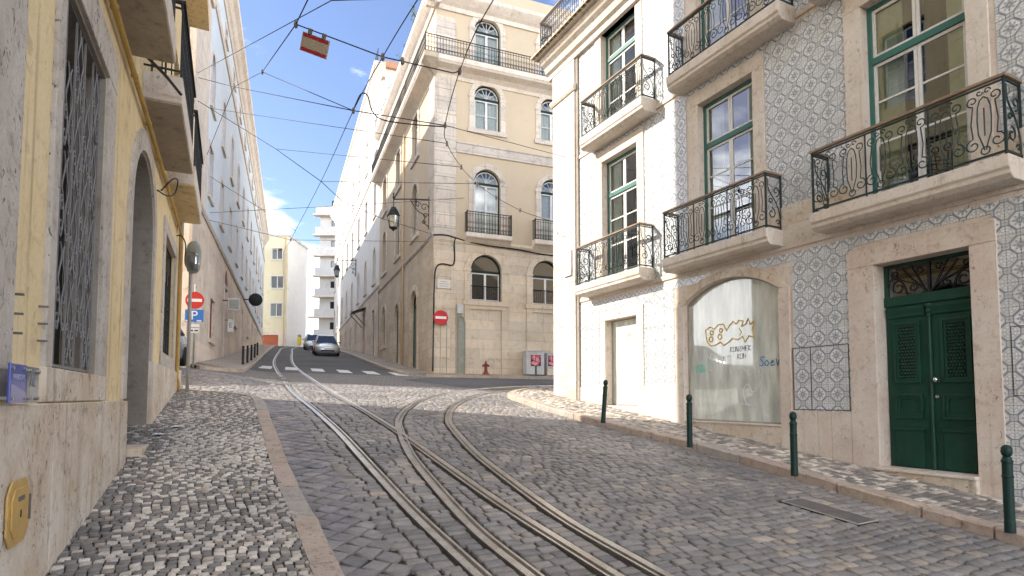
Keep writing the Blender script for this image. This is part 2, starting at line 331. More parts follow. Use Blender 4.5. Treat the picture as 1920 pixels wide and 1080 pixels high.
# glass: thin pane that mirrors by Fresnel and lets the rest through
def glass(name, tint, f0=.06, rough=.01, milk=0., milkc=(.7, .74, .66)):
    t = NT(name); t.t.nodes.remove(t.p)
    fr = t.n('ShaderNodeFresnel'); fr.inputs[0].default_value = 1.5
    gl = t.n('ShaderNodeBsdfGlossy'); gl.inputs['Roughness'].default_value = rough; gl.inputs[0].default_value = (.95, .97, 1, 1)
    tr = t.n('ShaderNodeBsdfTransparent'); tr.inputs[0].default_value = (*tint, 1)
    base = tr.outputs[0]
    if milk:
        df = t.n('ShaderNodeBsdfPrincipled'); v = t.coord(); vs = t.coord((2.2, 2.2, .5))
        a = t.ramp(t.noise(vs, 1.6, 6, .6, .8), .35, .7); b = t.ramp(t.noise(v, 7, 6, .7, 2.5), .55, .72)
        c = t.mix(a, milkc, tuple(x * .72 for x in milkc)); c = t.mix(t.math('MULTIPLY', b, .5), c, (.85, .86, .82))
        t.l(c, df.inputs['Base Color']); df.inputs['Roughness'].default_value = .6
        ms = t.n('ShaderNodeMixShader'); t.l(t.ramp(t.noise(vs, 2.3, 5, .6), .3, .75, milk * 1.15, milk * .75), ms.inputs[0]); t.l(base, ms.inputs[1]); t.l(df.outputs[0], ms.inputs[2]); base = ms.outputs[0]
    ms = t.n('ShaderNodeMixShader'); k = t.math('ADD', t.math('MULTIPLY', fr.outputs[0], 1.0), f0); t.l(k, ms.inputs[0]); t.l(base, ms.inputs[1]); t.l(gl.outputs[0], ms.inputs[2])
    t.l(ms.outputs[0], t.out.inputs[0])
glass('window_glass', (.80, .86, .84), .10)
glass('dark_glass', (.35, .40, .40), .12)
glass('film_glass', (.9, .95, .9), .02, .03, .86, (.78, .81, .72))
glass('lantern_glass', (.55, .60, .58), .12, .1, .25, (.5, .53, .5))
plain('car_glass', (.02, .03, .04), .05, 0, .9)
# azulejo: octagons of flowers with little squares between, on the facade's own x and z
TT = .150; TX0, TZ0 = -1.88, 2.45
t = NT('azulejo'); v = t.coord(); sx = t.n('ShaderNodeSeparateXYZ'); t.l(v, sx.inputs[0])
X = t.math('MULTIPLY', t.math('SUBTRACT', sx.outputs[0], TX0), 1 / TT); Z = t.math('MULTIPLY', t.math('SUBTRACT', sx.outputs[2], TZ0), 1 / TT)
a = t.math('MULTIPLY', t.math('ADD', X, Z), .5); b = t.math('MULTIPLY', t.math('SUBTRACT', X, Z), .5)
a0 = t.math('ROUND', a); b0 = t.math('ROUND', b); da = t.math('SUBTRACT', a, a0); db = t.math('SUBTRACT', b, b0)
dx = t.math('ADD', da, db); dz = t.math('SUBTRACT', da, db)
adx = t.math('ABSOLUTE', dx); adz = t.math('ABSOLUTE', dz)
l1 = t.math('ADD', adx, adz); li = t.math('MAXIMUM', adx, adz)
r = t.math('SQRT', t.math('ADD', t.math('MULTIPLY', dx, dx), t.math('MULTIPLY', dz, dz))); th = t.math('ARCTAN2', dz, dx)
isB = t.math('ABSOLUTE', t.math('MODULO', t.math('ADD', a0, b0), 2.))
dline = t.ramp(l1, .855, .895); aline = t.math('MULTIPLY', t.ramp(li, .66, .69), t.ramp(li, .78, .75))
insq = t.ramp(li, .765, .775); sr = t.math('MULTIPLY', t.math('SUBTRACT', 1., li), 1.); sqd = t.math('MULTIPLY', insq, t.ramp(t.math('SINE', t.math('MULTIPLY', l1, 40.)), -.3, .6, .22, .55))
dline = t.math('MULTIPLY', dline, t.math('SUBTRACT', 1., insq))
oct_in = t.math('MULTIPLY', t.ramp(l1, .77, .79), t.ramp(l1, .83, .81))
cA = t.math('COSINE', t.math('MULTIPLY', th, 8.)); rp = t.math('ADD', .44, t.math('MULTIPLY', cA, .12))
petA = t.math('MULTIPLY', t.ramp(t.math('SUBTRACT', r, rp), .02, -.02), t.ramp(r, .10, .14))
veinA = t.ramp(t.math('SINE', t.math('MULTIPLY', r, 34.)), -.2, .6); petA = t.math('MULTIPLY', petA, t.math('ADD', .45, t.math('MULTIPLY', veinA, .4)))
ring = t.math('MULTIPLY', t.ramp(r, .08, .12), t.ramp(r, .2, .16)); petA = t.math('MAXIMUM', petA, ring)
cB = t.math('COSINE', t.math('MULTIPLY', th, 4.)); spk = t.math('MULTIPLY', t.ramp(t.math('COSINE', t.math('MULTIPLY', th, 8.)), .3, .8), t.math('MULTIPLY', t.ramp(r, .12, .2), t.ramp(r, .66, .55)))
spk = t.math('MULTIPLY', spk, .5); lv = t.math('MULTIPLY', t.ramp(t.math('SINE', t.math('MULTIPLY', r, 28.)), .1, .8), t.math('MULTIPLY', t.ramp(r, .6, .52), .45)); petB = t.math('MAXIMUM', spk, lv)
pet = t.math('ADD', t.math('MULTIPLY', petA, t.math('SUBTRACT', 1., isB)), t.math('MULTIPLY', petB, isB))
ink = t.math('MAXIMUM', t.math('MAXIMUM', dline, aline), t.math('MAXIMUM', sqd, t.math('MAXIMUM', pet, t.math('MULTIPLY', oct_in, .5))))
nn = t.noise(v, 9, 5, .6); nb = t.noise(v, .5, 5, .6); ink = t.math('MULTIPLY', ink, t.ramp(nn, .2, .7, .72, 1.))
base = t.mix(nb, (.77, .77, .76), (.70, .70, .685)); base = t.mix(t.math('MULTIPLY', t.ramp(nn, .58, .8), .3), base, (.5, .47, .42))
wnz = t.n('ShaderNodeTexWhiteNoise', noise_dimensions='2D'); cmb = t.n('ShaderNodeCombineXYZ'); t.l(t.math('FLOOR', X), cmb.inputs[0]); t.l(t.math('FLOOR', Z), cmb.inputs[1]); t.l(cmb.outputs[0], wnz.inputs['Vector'])
vr = t.math('ADD', .86, t.math('MULTIPLY', wnz.outputs['Value'], .2)); col = t.mix(t.math('MULTIPLY', ink, t.math('ADD', .72, t.math('MULTIPLY', wnz.outputs['Value'], .24))), base, (.12, .155, .205))
vm = t.n('ShaderNodeCombineColor'); [t.l(vr, vm.inputs[k]) for k in range(3)]; col = t.mix(1., col, vm.outputs[0], 'MULTIPLY')
sv = t.coord((6, 6, .35)); col = t.mix(t.math('MULTIPLY', t.ramp(t.noise(sv, 1.1, 6, .6), .56, .78), .35), col, (.33, .30, .26))
t.fin(col, t.ramp(nn, .3, .7, .12, .34), 0, .5)
# ================================================================== GROUND
GS = [-60, -10, 0, 3, 4.5, 7.25, 10.1, 13, 16.6, 22, 26, 31, 42, 55, 68, 77, 84, 100, 160, 400]
GZ = [-6.5, -2.6, -1.75, -1.46, -1.30, -.93, -.57, -.2, .20, .64, 1.02, 1.5, 2.75, 4.15, 5.45, 6.3, 6.45, 5.6, 1.0, -8]
_d = np.arange(-60, 400, .5); _z = np.interp(_d, GS, GZ); _k = np.exp(-np.arange(-8, 9) ** 2 / 14.); _k /= _k.sum()
_zz = np.convolve(np.pad(_z, 8, mode='edge'), _k, 'valid')
def GA(x, y):
    x = np.asarray(x, float); y = np.asarray(y, float); s = -.44 * x + .9 * y; c = .9 * x + .44 * y
    z = np.interp(s, _d, _zz); r = np.clip((s - 15) / 6, 0, 1); r = r * r * (3 - 2 * r); f = np.clip((60 - s) / 20, 0, 1)
    return z + .12 * np.clip(1.5 - c, 0, 3.2) * r * f
def G(x, y): return float(GA(x, y))
def resample(P, step):
    P = [np.array(p, float) for p in P]; out = [P[0]]
    for a, b in zip(P[:-1], P[1:]):
        n = max(1, int(np.linalg.norm(b - a) / step))
        for k in range(1, n + 1): out.append(a + (b - a) * k / n)
    return out
def sheet(name, xs, ys, off, mat, inside=None, parent=None):
    X, Y = np.meshgrid(xs, ys); Z = GA(X, Y) + off; nx = len(xs)
    vs = np.stack([X.ravel(), Y.ravel(), Z.ravel()], 1); fs = []
    for j in range(len(ys) - 1):
        for i in range(nx - 1):
            if inside is None or inside((xs[i] + xs[i + 1]) / 2, (ys[j] + ys[j + 1]) / 2): fs.append((j * nx + i, j * nx + i + 1, (j + 1) * nx + i + 1, (j + 1) * nx + i))
    m = MB(); m.v = [tuple(v) for v in vs]; m.f = fs; return m.build(name, mat, parent, smooth=True)
xs = np.concatenate([np.linspace(-1500, -90, 12), np.linspace(-80, 60, 71), np.linspace(70, 1500, 12)])
ys = np.concatenate([np.linspace(-800, -40, 8), np.linspace(-30, 130, 81), np.linspace(140, 2000, 14)])
tag(sheet('ground', xs, ys, -.25, 'earth'), None, None, kind='structure')
def poly_sheet(name, L, Rr, off, mat, nx=10):         # sheet between two polylines, draped on the ground
    n = len(L); vs = []; fs = []
    for a, b in zip(L, Rr):
        for k in range(nx + 1):
            p = np.array(a) + (np.array(b) - np.array(a)) * k / nx; vs.append((p[0], p[1], G(p[0], p[1]) + off))
    for i in range(n - 1):
        for k in range(nx): fs.append((i * (nx + 1) + k, i * (nx + 1) + k + 1, (i + 1) * (nx + 1) + k + 1, (i + 1) * (nx + 1) + k))
    m = MB(); m.v = vs; m.f = fs; o = m.build(name, mat, None, smooth=True); return tag(o, None, None, kind='structure')
# --- key lines in plan
KL = catmull([(1.0, -.8), (.1, 1.5), (-.62, 3.0), (-1.28, 4.36), (-1.63, 5.06), (-2.22, 6.18), (-2.86, 7.46), (-3.46, 8.7), (-4.29, 10.42), (-5.0, 11.9), (-5.5, 12.75), (-6.2, 13.2), (-7.2, 13.4), (-9.5, 14.2)], 6)
KR = catmull([(7.2, 1.2), (5.75, 4.0), (4.98, 5.75), (4.55, 6.75), (3.92, 8.2), (3.02, 10.05), (1.86, 11.85), (.80, 13.7), (.05, 15.6), (-.12, 16.5), (.1, 17.6), (.75, 19.1), (1.9, 20.9), (4.6, 23.2), (9, 26)], 6)
trackA = catmull([(2.3, .6), (1.28, 2.6), (.27, 4.56), (-.57, 6.15), (-1.26, 7.56), (-2.4, 9.93), (-3.4, 11.87), (-5.4, 15.75), (-7.6, 20.8), (-9.9, 25.95), (-13.25, 33.9), (-18.3, 47.3), (-21.9, 57), (-24.6, 66), (-25.6, 73), (-25.2, 80)], 8)
trackB = catmull([(2.65, .6), (1.7, 2.55), (.66, 4.6), (.1, 5.7), (-.48, 7.15), (-1.0, 8.6), (-1.45, 10.25), (-1.72, 11.5), (-1.83, 13.1), (-1.75, 14.85), (-1.45, 16.5), (-.95, 18.1), (0., 20.0), (1.5, 21.9), (3.8, 23.9), (7.5, 26.3)], 8)
def offset(P, d):
    P = [np.array(p[:2]) for p in P]; out = []
    for i, p in enumerate(P):
        t = P[min(i + 1, len(P) - 1)] - P[max(i - 1, 0)]; t = t / np.linalg.norm(t); out.append(p + np.array([t[1], -t[0]]) * d)
    return out
GAUGE = .47
rails = [resample(offset(trackA, -GAUGE), .35), resample(offset(trackA, GAUGE), .35), resample(offset(trackB, -GAUGE), .3), resample(offset(trackB, GAUGE), .3)]
def rail_mesh(P, inner, lift, parent):
    prof = [(-.075, -.10), (-.075, .0), (-.006, .0), (-.006, -.032), (.036, -.032), (.036, -.001), (.060, -.001), (.060, -.10)]
    m = MB(); vs = []; n = len(prof); P = [np.array(p) for p in P]
    for i, p in enumerate(P):
        t = P[min(i + 1, len(P) - 1)] - P[max(i - 1, 0)]; t /= np.linalg.norm(t); q = np.array([t[1], -t[0]]) * inner
        z = G(*p) + lift
        for a, b in prof: vs.append((p[0] + q[0] * a, p[1] + q[1] * a, z + b))
    fs = [(i * n + k, (i + 1) * n + k, (i + 1) * n + k + 1, i * n + k + 1) for i in range(len(P) - 1) for k in range(n - 1)]
    if inner < 0: fs = [f[::-1] for f in fs]
    m.v = vs; m.f = fs; o = m.build('rail', 'rail_steel', parent); return o
tr1 = thing('tram_track', 'grooved steel tram track running straight up the hill past the crossing', 'tram track', (0, 0, 0))
tr2 = thing('tram_track', 'grooved steel tram track curving right into the side street', 'tram track', (0, 0, 0))
for k, (P, inn) in enumerate(zip(rails, (1, -1, 1, -1))): rail_mesh(P, inn, .004 + (.004 if k > 1 else 0), tr1 if k < 2 else tr2)
# --- region tests
kLx = np.array([p[0] for p in KL]); kLy = np.array([p[1] for p in KL]); kRx = np.array([p[0] for p in KR]); kRy = np.array([p[1] for p in KR])
iL = np.argsort(kLy); iR = np.argsort(kRy)
def XL(y): return np.where(y < 13.15, np.interp(y, kLy[iL], kLx[iL]), -9.2 - (y - 13.2) * .3)
def XR(y): return np.interp(y, kRy[iR], kRx[iR])
RP = np.concatenate([np.array(resample(r, .06))[:int(24 / .06)] for r in rails])
def rail_dist(pts):
    out = np.full(len(pts), 9.)
    for a in range(0, len(pts), 2000):
        d = pts[a:a + 2000, None, :] - RP[None]; out[a:a + 2000] = np.sqrt((d ** 2).sum(-1)).min(1)
    return out
# --- stones
class Stones:
    def __init__(s): s.quads = []; s.cen = []; s.col = []; s.h = []
    def add(s, c4, off, col, dome): s.quads.append(c4); s.cen.append(c4.mean(0)); s.col.append(col); s.h.append((off, dome))
def stones_mesh(name, Q, H, C, mat, parent, inset=.016):
    n = len(Q); cen = Q.mean(1, keepdims=True); d = Q - cen
    L = np.linalg.norm(d, axis=2, keepdims=True); top = cen + d * (1 - inset * 1.5 / L)
    z = GA(Q[..., 0], Q[..., 1]); zt = GA(top[..., 0], top[..., 1]); h = H[:, :1]; dm = H[:, 1:2]
    v = np.zeros((n, 12, 3)); tilt = rng.normal(0, .0016, (n, 4))
    v[:, 0:4, :2] = Q; v[:, 0:4, 2] = z + h - .06
    v[:, 4:8, :2] = Q; v[:, 4:8, 2] = z + h - dm + tilt
    v[:, 8:12, :2] = top; v[:, 8:12, 2] = zt + h + tilt
    pat = []
    for k in range(4): pat += [(k, (k + 1) % 4, 4 + (k + 1) % 4, 4 + k), (4 + k, 4 + (k + 1) % 4, 8 + (k + 1) % 4, 8 + k)]
    pat.append((8, 9, 10, 11)); pat = np.array(pat)
    F = (np.arange(n)[:, None, None] * 12 + pat[None]).reshape(-1, 4)
    me = bpy.data.meshes.new(name); V = v.reshape(-1, 3)
    me.vertices.add(len(V)); me.vertices.foreach_set('co', V.ravel()); me.loops.add(F.size); me.loops.foreach_set('vertex_index', F.ravel())
    me.polygons.add(len(F)); me.polygons.foreach_set('loop_start', np.arange(0, F.size, 4)); me.polygons.foreach_set('use_smooth', np.ones(len(F), bool))
    me.update(calc_edges=True); at = me.attributes.new('tint', 'FLOAT_COLOR', 'POINT')
    at.data.foreach_set('color', np.repeat(np.concatenate([C, np.ones((n, 1))], 1), 12, axis=0).ravel())
    me.materials.append(MAT[mat]); return link(bpy.data.objects.new(name, me), parent)
def finish_stones(S, part, mass, mat, parent, limit=300, inset=.016):
    Q = np.array(S.quads); H = np.array(S.h); C = np.array(S.col); cen = Q.mean(1); zc = GA(cen[:, 0], cen[:, 1])
    px = 960 + 1100 * cen[:, 0] / np.maximum(cen[:, 1], .1); py = 745 - 1100 * zc / np.maximum(cen[:, 1], .1)
    vis = (cen[:, 1] > .5) & (px > 5) & (px < 1915) & (py < 1076)
    area = np.abs(np.cross(Q[:, 2] - Q[:, 0], Q[:, 3] - Q[:, 1])) / np.maximum(cen[:, 1], .3) ** 3
    order = np.argsort(-np.where(vis, area, -1)); near = order[:limit]; rest = order[limit:]
    o = stones_mesh(mass, Q[rest], H[rest], C[rest], mat, parent, inset); o['kind'] = 'stuff'
    for k in near: stones_mesh(part, Q[k:k + 1], H[k:k + 1], C[k:k + 1], mat, parent, inset)
ex = np.array([.9, .44]) / math.hypot(.9, .44); es = np.array([-.44, .9]) / math.hypot(.9, .44)
def jit(Q, a): return Q + rng.normal(0, a, Q.shape)
def stone_col(kind):
    u = rng.random(); b = rng.normal(1, .11)
    if kind == 'road':
        c = np.array([.25, .232, .222]) if u < .6 else (np.array([.205, .197, .20]) if u < .94 else np.array([.32, .28, .24]))
    elif kind == 'white': c = np.array([.60, .55, .49])
    elif kind == 'dark': c = np.array([.20, .187, .175])
    elif kind == 'tan': c = np.array([.39, .335, .28])
    return np.clip(c * b, .03, .8)
road_bed = sheet('road', np.arange(-14, 9, .5), np.arange(-1, 22, .5), -.032, 'joint_dirt'); tag(road_bed, None, None, kind='structure')
S = Stones()
r1 = np.array(resample(rails[0], .15)); r1y = r1[:, 1]; r1x = r1[:, 0]
rail_sc = []
for r_ in rails:
    a_ = np.array(resample(r_, .1)); s_ = a_ @ es; c_ = a_ @ ex; k_ = int(np.argmax(s_)) + 1; rail_sc.append((s_[:k_], c_[:k_]))
man = np.array([[3.16, 7.13], [3.58, 7.17], [3.98, 6.42], [3.66, 6.32]])
mc = man.mean(0); mv = (man[0] + man[1] - man[2] - man[3]) / 2; MD = np.linalg.norm(mv) / 2; mv = mv / np.linalg.norm(mv); mu = np.array([mv[1], -mv[0]]); MW = .19
cg = np.arange(-9, 9, .03); s = .0
while s < 21.5:
    ds = .112 + .024 * rng.random(); sm = s + ds / 2; P_ = cg[:, None] * ex + sm * es
    ok = (P_[:, 0] > XL(P_[:, 1]) - .05) & (P_[:, 0] < XR(P_[:, 1]) + .05) & (P_[:, 1] < 19) & (P_[:, 1] > .3)
    for ss_, cc_ in rail_sc:
        if ss_[0] < sm < ss_[-1]: ok &= np.abs(cg - np.interp(sm, ss_, cc_)) > .082
    ok &= ~((P_[:, 0] < np.interp(P_[:, 1], r1y, r1x) - .55) & (P_[:, 1] < 12.8))
    ok &= ~((np.abs((P_ - mc) @ mu) < MW + .02) & (np.abs((P_ - mc) @ mv) < MD + .02))
    idx = np.nonzero(ok)[0]
    for seg_ in np.split(idx, np.nonzero(np.diff(idx) > 1)[0] + 1):
        if len(seg_) < 2: continue
        c0, c1 = cg[seg_[0]], cg[seg_[-1]]; L_ = c1 - c0
        if L_ < .05: continue
        ws = []
        while sum(ws) < L_: ws.append(rng.choice([.12, .15, .18, .21, .26], p=[.15, .3, .3, .17, .08]))
        if len(ws) > 1 and sum(ws) - L_ > ws[-1] * .5: ws.pop()
        ws = np.array(ws) * L_ / sum(ws); c = c0
        for wd in ws:
            g = .0115; a = wd / 2 - g; b = ds / 2 - g * .85; cm_ = c + wd / 2; c += wd
            wv = .035 * math.sin(cm_ * 1.7 + sm * .6) + .02 * math.sin(cm_ * 4.1 + 1.3); ce = ex * cm_ + es * (sm + wv)
            Q = np.array([ce + ex * (sx_ * a) + es * (sy_ * b) for sx_, sy_ in ((-1, -1), (1, -1), (1, 1), (-1, 1))])
            S.add(jit(Q, .0055), rng.normal(0, .0028), stone_col('road'), .006 + .003 * rng.random())
    s += ds
# diagonal setts between the left kerb and the first rail
q = .19; d1 = (ex + es) / math.sqrt(2); d2 = (es - ex) / math.sqrt(2)
for i in range(-90, 130):
    for j in range(-90, 130):
        p = d1 * (i * q) + d2 * (j * q)
        if not (.3 < p[1] < 13): continue
        if p[0] < XL(p[1]) - .16 or p[0] > np.interp(p[1], r1y, r1x) - .50: continue
        g = q / 2 - .010; Q = np.array([p - d1 * g - d2 * g, p + d1 * g - d2 * g, p + d1 * g + d2 * g, p - d1 * g + d2 * g])
        S.add(jit(Q, .008), rng.normal(-.004, .004), stone_col('road') * np.array([.96, .96, 1.0]), .005)
finish_stones(S, 'cobble', 'cobbles_beyond', 'cobble', road_bed, 300, .011)
# upper road
def lerp2(P, n):
    P = resample(P, .1); idx = np.linspace(0, len(P) - 1, n).astype(int); return [P[i] for i in idx]
LFd = np.array([-.3530, .9356]); LFo = np.array([-11.66, 21.6]); LFn = np.array([.9356, .3530])
CLd = np.array([-.3692, .9293]); CLo = np.array([-3.63, 27.]); CLn = np.array([-.9293, -.3692]); CRd = np.array([.9293, .3692]); CRn = np.array([.3692, -.9293])
poly_sheet('upper_road', lerp2([(-13.5, 17.5), (-13.2, 20), tuple(LFo + LFn * .8 + LFd * 2), tuple(LFo + LFn * 1. + LFd * 30), tuple(LFo + LFn * 1. + LFd * 62)], 60),
           lerp2([(2.5, 17.5), (3, 21), tuple(CLo + CLn * .5 + CLd * 2), tuple(CLo + CLn * .5 + CLd * 30), tuple(CLo + CLn * .5 + CLd * 62)], 60), -.006, 'far_cobbles', 16)
def strip_on(name, P, wdt, off, mat, parent=None):
    L = offset(P, -wdt / 2); Rr = offset(P, wdt / 2); m = MB(); n = len(P)
    for a, b in zip(L, Rr): m.v += [(a[0], a[1], G(*a) + off), (b[0], b[1], G(*b) + off)]
    m.f = [(2 * i, 2 * i + 1, 2 * i + 3, 2 * i + 2) for i in range(n - 1)]
    return m.build(name, mat, parent, smooth=True)
# asphalt: the hill beyond the crossing, and the side street in front of the corner building
m0 = LFo + LFn * 1.55; m1 = CLo + CLn * 1.5
poly_sheet('asphalt_road', lerp2([tuple(m0 + LFd * 2.0), tuple(m0 + LFd * 26), tuple(m0 + LFd * 60)], 50), lerp2([tuple(m1 + CLd * -1.), tuple(m1 + CLd * 24), tuple(m1 + CLd * 58)], 50), .000, 'asphalt', 12)
poly_sheet('side_street', lerp2([(-1.6, 19.6), (.4, 20.4), (2.3, 21.8), (9.5, 26.6), (24, 34)], 30), lerp2([(-4.2, 22.6), tuple(CLo + CRn * 1.5 - CRd * .4), tuple(CLo + CRn * 1.4 + CRd * 4), tuple(CLo + CRn * 1.4 + CRd * 12), tuple(CLo + CRn * 1.4 + CRd * 26)], 30), .001, 'asphalt', 10)
# painted markings
def quad_mark(name, c, u, v_, hw, hl, mat, label, cat, group=None, n=6):
    m = MB()
    for k in range(n + 1):
        for sgn in (-1, 1):
            p = np.array(c) + np.array(u) * hw * sgn + np.array(v_) * hl * (2 * k / n - 1); m.v.append((p[0], p[1], G(*p) + .010))
    m.f = [(2 * k, 2 * k + 1, 2 * k + 3, 2 * k + 2) for k in range(n)]
    o = m.build(name, mat, None, smooth=True); return tag(o, label, cat, group)
cw0 = np.array([-11.6, 27.6]); cw1 = np.array([-5.2, 26.7]); ud = (cw1 - cw0) / np.linalg.norm(cw1 - cw0)
for k in range(6):
    c = cw0 + (cw1 - cw0) * k / 5
    nm = ['leftmost', 'second', 'third', 'fourth', 'fifth', 'rightmost'][k]
    quad_mark('crosswalk_stripe', c, ud, LFd, .31, 1.25, 'paint_white', f'worn white pedestrian crossing stripe, {nm} of the six across the hill road', 'road marking', 'stripes of the pedestrian crossing')
for k, o_ in enumerate((0., .55)):
    P = resample([(-1.0 + o_ * .2, 18.9 + o_), (1.2 + o_ * .2, 20.6 + o_), (3.2, 22.2 + o_), (7, 24.9 + o_)], .4)
    o = strip_on('yellow_line', P, .13, .010, 'paint_yellow'); tag(o, f'faded yellow kerb line painted on the side street, {"nearer" if k == 0 else "farther"} of the two', 'road marking', 'yellow lines on the side street')
# --- kerbs
def kerb(name, P, wdt, h, mat, side, lens=(.55, 1.0)):
    root = None; P = [np.array(p) for p in resample(P, .05)]; i = 0; first = True
    bed = strip_on(name, [tuple(p) for p in P[::4]], wdt * .8, -.05, 'joint_dirt'); tag(bed, None, None, kind='structure')
    while i < len(P) - 6:
        n = int(rng.uniform(*lens) / .05); j = min(i + n, len(P) - 1); idx = np.linspace(i, j, 5).astype(int); vs = []
        hh = h + rng.normal(0, .004); cnt = len(idx)
        for q_, k in enumerate(idx):
            t = P[min(k + 1, len(P) - 1)] - P[max(k - 1, 0)]; t /= np.linalg.norm(t); nrm = np.array([t[1], -t[0]]) * side
            p = P[k] + t * (.012 if q_ == 0 else (-.012 if q_ == cnt - 1 else 0)) + nrm * rng.normal(0, .004); z = G(*P[k]) + rng.normal(0, .003)
            e = .02
            for a, b in ((0, -.12), (0, hh - e), (e, hh), (wdt, hh + .004), (wdt, -.12)): vs.append((p[0] + nrm[0] * a, p[1] + nrm[1] * a, z + b))
        m = MB(); m.v = vs; m.f = [(r_ * 5 + c_, r_ * 5 + c_ + 1, (r_ + 1) * 5 + c_ + 1, (r_ + 1) * 5 + c_) for r_ in range(cnt - 1) for c_ in range(4)]
        m.f += [(4, 3, 2, 1, 0), tuple((cnt - 1) * 5 + k for k in range(5))]
        if side > 0: m.f = [f[::-1] for f in m.f]
        m.build('kerb_stone', random.choice(['kerb_stone', 'kerb_stone_grey', 'kerb_stone_rose']), bed, bevel=0); i = j
    return bed
# side +1: stone body lies to the right of travel
kerb('left_kerb', KL, .20, .125, 'kerb_stone', -1)
kerb('right_kerb', KR, .20, .125, 'kerb_stone', 1)
# --- pavements near the camera, stone by stone
Rx = np.array([.4531, -.8914]); Ry = np.array([.8914, .4531]); Ro = np.array([5.65, 8.0])
LNx = np.array([-.4341, .9009]); LNy = np.array([-.9009, -.4341]); LNo = np.array([-3.06, 3.8])
def in_left(p):
    d = (p - LNo) @ LNy; x = (p - LNo) @ LNx
    if d > -.02 and not (3.4 < x < 5.65 and d < .28): return False
    if x > 11.05 and False: return False
    return True
lp = sheet('left_pavement', np.arange(-11, 2, .25), np.arange(-1, 14.6, .25), .104, 'joint_dirt',
           lambda x, y: x < (np.interp(y, kLy[iL], kLx[iL]) if y < 13.1 else -99) - .20 or (13.1 <= y < 13.2 + .35 * max(0, -7.2 - x) and x < -6.4)); tag(lp, None, None, kind='structure')
S = Stones(); q = .068; s = .2; row = 0
while s < 17:
    c = -8. + (row % 2) * .037 + rng.random() * .012; wv = 0; colk = 0
    while c < 3:
        colk += 1; wd = q * rng.uniform(.98, 1.18); cc = c + wd / 2; ss = s + q / 2 + .05 * math.sin(cc * 2.2 + s * .5) + .02 * math.sin(cc * 7); p = ex * cc + es * ss; c += wd
        y = p[1]
        lim = np.interp(y, kLy[iL], kLx[iL]) if y < 13.1 else -6.1
        if y < .4 or p[0] > lim - .205 or not in_left(p): continue
        if y > 13.1 and y > 13.2 + .3 * max(0, -7.2 - p[0]) - .2 * max(0, p[0] + 7.2): continue
        g = .0058; a = wd / 2 - g; b = q / 2 - g
        Q = np.array([p + ex * (u_ * a) + es * (w_ * b) for u_, w_ in ((-1, -1), (1, -1), (1, 1), (-1, 1))])
        ph = math.sin(cc * 2.3 + ss * .9) + math.sin(ss * 1.7 - cc * 1.1)
        pw = (.80 if (colk + row // 2) % 2 == 0 else .14) + .12 * ph + (.06 if 4.5 < y < 9 else -.06)
        wd_ = (p - LNo) @ LNy
        if wd_ > -.35: pw *= .35
        u = rng.random(); kind = 'white' if u < pw else ('tan' if u < pw + .12 else 'dark')
        S.add(jit(Q, .004), .122 + rng.normal(0, .0018), stone_col(kind), .0035)
    s += q * rng.uniform(.96, 1.06); row += 1
finish_stones(S, 'paving_stone', 'paving_stones_beyond', 'cobble', lp, 300, .005)
rp = sheet('right_pavement', np.arange(-.5, 12, .25), np.arange(.5, 24, .25), .100, 'joint_dirt',
           lambda x, y: x > XR(y) + .20); tag(rp, None, None, kind='structure')
S = Stones(); s = -5.; q = .095
while s < 19:
    c = 2. + rng.random() * .1
    while c < 11.5:
        wd = q * rng.uniform(.85, 1.35); cc = c + wd / 2; ss = s + q / 2 + .04 * math.sin(cc * 2.7 + s); p = ex * cc + es * ss; c += wd
        if p[1] < 2.5 or p[1] > 21 or p[0] < XR(p[1]) + .21: continue
        d = (p - Ro) @ Ry; x = (p - Ro) @ Rx
        if d > -.03 and x > -9.7: continue
        if p[0] > 9: continue
        g = .0075; a = wd / 2 - g; b = q / 2 - g
        Q = np.array([p + ex * (u_ * a) + es * (w_ * b) for u_, w_ in ((-1, -1), (1, -1), (1, 1), (-1, 1))])
        u = rng.random(); nearf = np.clip((9 - p[1]) / 3, 0, 1); ph = .5 + .5 * math.sin(cc * 3.1 + ss * 1.3)
        if u < .25 + .10 * ph: kind = 'white'
        elif u < .62 - .22 * nearf: kind = 'tan'
        else: kind = 'dark'
        S.add(jit(Q, .006), .122 + rng.normal(0, .003), stone_col(kind) * (1.15 if kind == 'dark' else 1.), .004)
    s += q * rng.uniform(.96, 1.06)
finish_stones(S, 'paving_stone', 'paving_stones_beyond', 'cobble', rp, 300, .006)
# far pavements
def far_pave(name, P, wdt, side, lbl):
    P = [np.array(p) for p in resample(P, .5)]; out = []
    for i, p in enumerate(P):
        t = P[min(i + 1, len(P) - 1)] - P[max(i - 1, 0)]; t /= np.linalg.norm(t); n_ = np.array([t[1], -t[0]]) * side; out.append(p + n_ * wdt)
    m = MB()
    for a, b in zip(P, out):
        m.v += [(a[0], a[1], G(*a) + .118), (b[0], b[1], G(*b) + .118)]
    m.f = [(2 * i, 2 * i + 2, 2 * i + 3, 2 * i + 1) for i in range(len(P) - 1)]
    if side < 0: m.f = [f[::-1] for f in m.f]
    tag(m.build(name, 'far_pavement', None, smooth=True), None, None, kind='structure')
    kerb(name + '_kerb', [tuple(p) for p in P], .2, .125, 'kerb_stone', side, (1.2, 2.0))
lfk = LFo + LFn * 1.65
far_pave('upper_left_pavement', [tuple(LFo + LFd * -2.2 + LFn * .4), tuple(LFo + LFn * 1.2 + LFd * -1.6), tuple(lfk + LFd * -.9), tuple(lfk + LFd * 0), tuple(lfk + LFd * 60)], 2.4, -1, '')
ck = CLo + CLn * 1.5; rk = CLo + CRn * 1.3
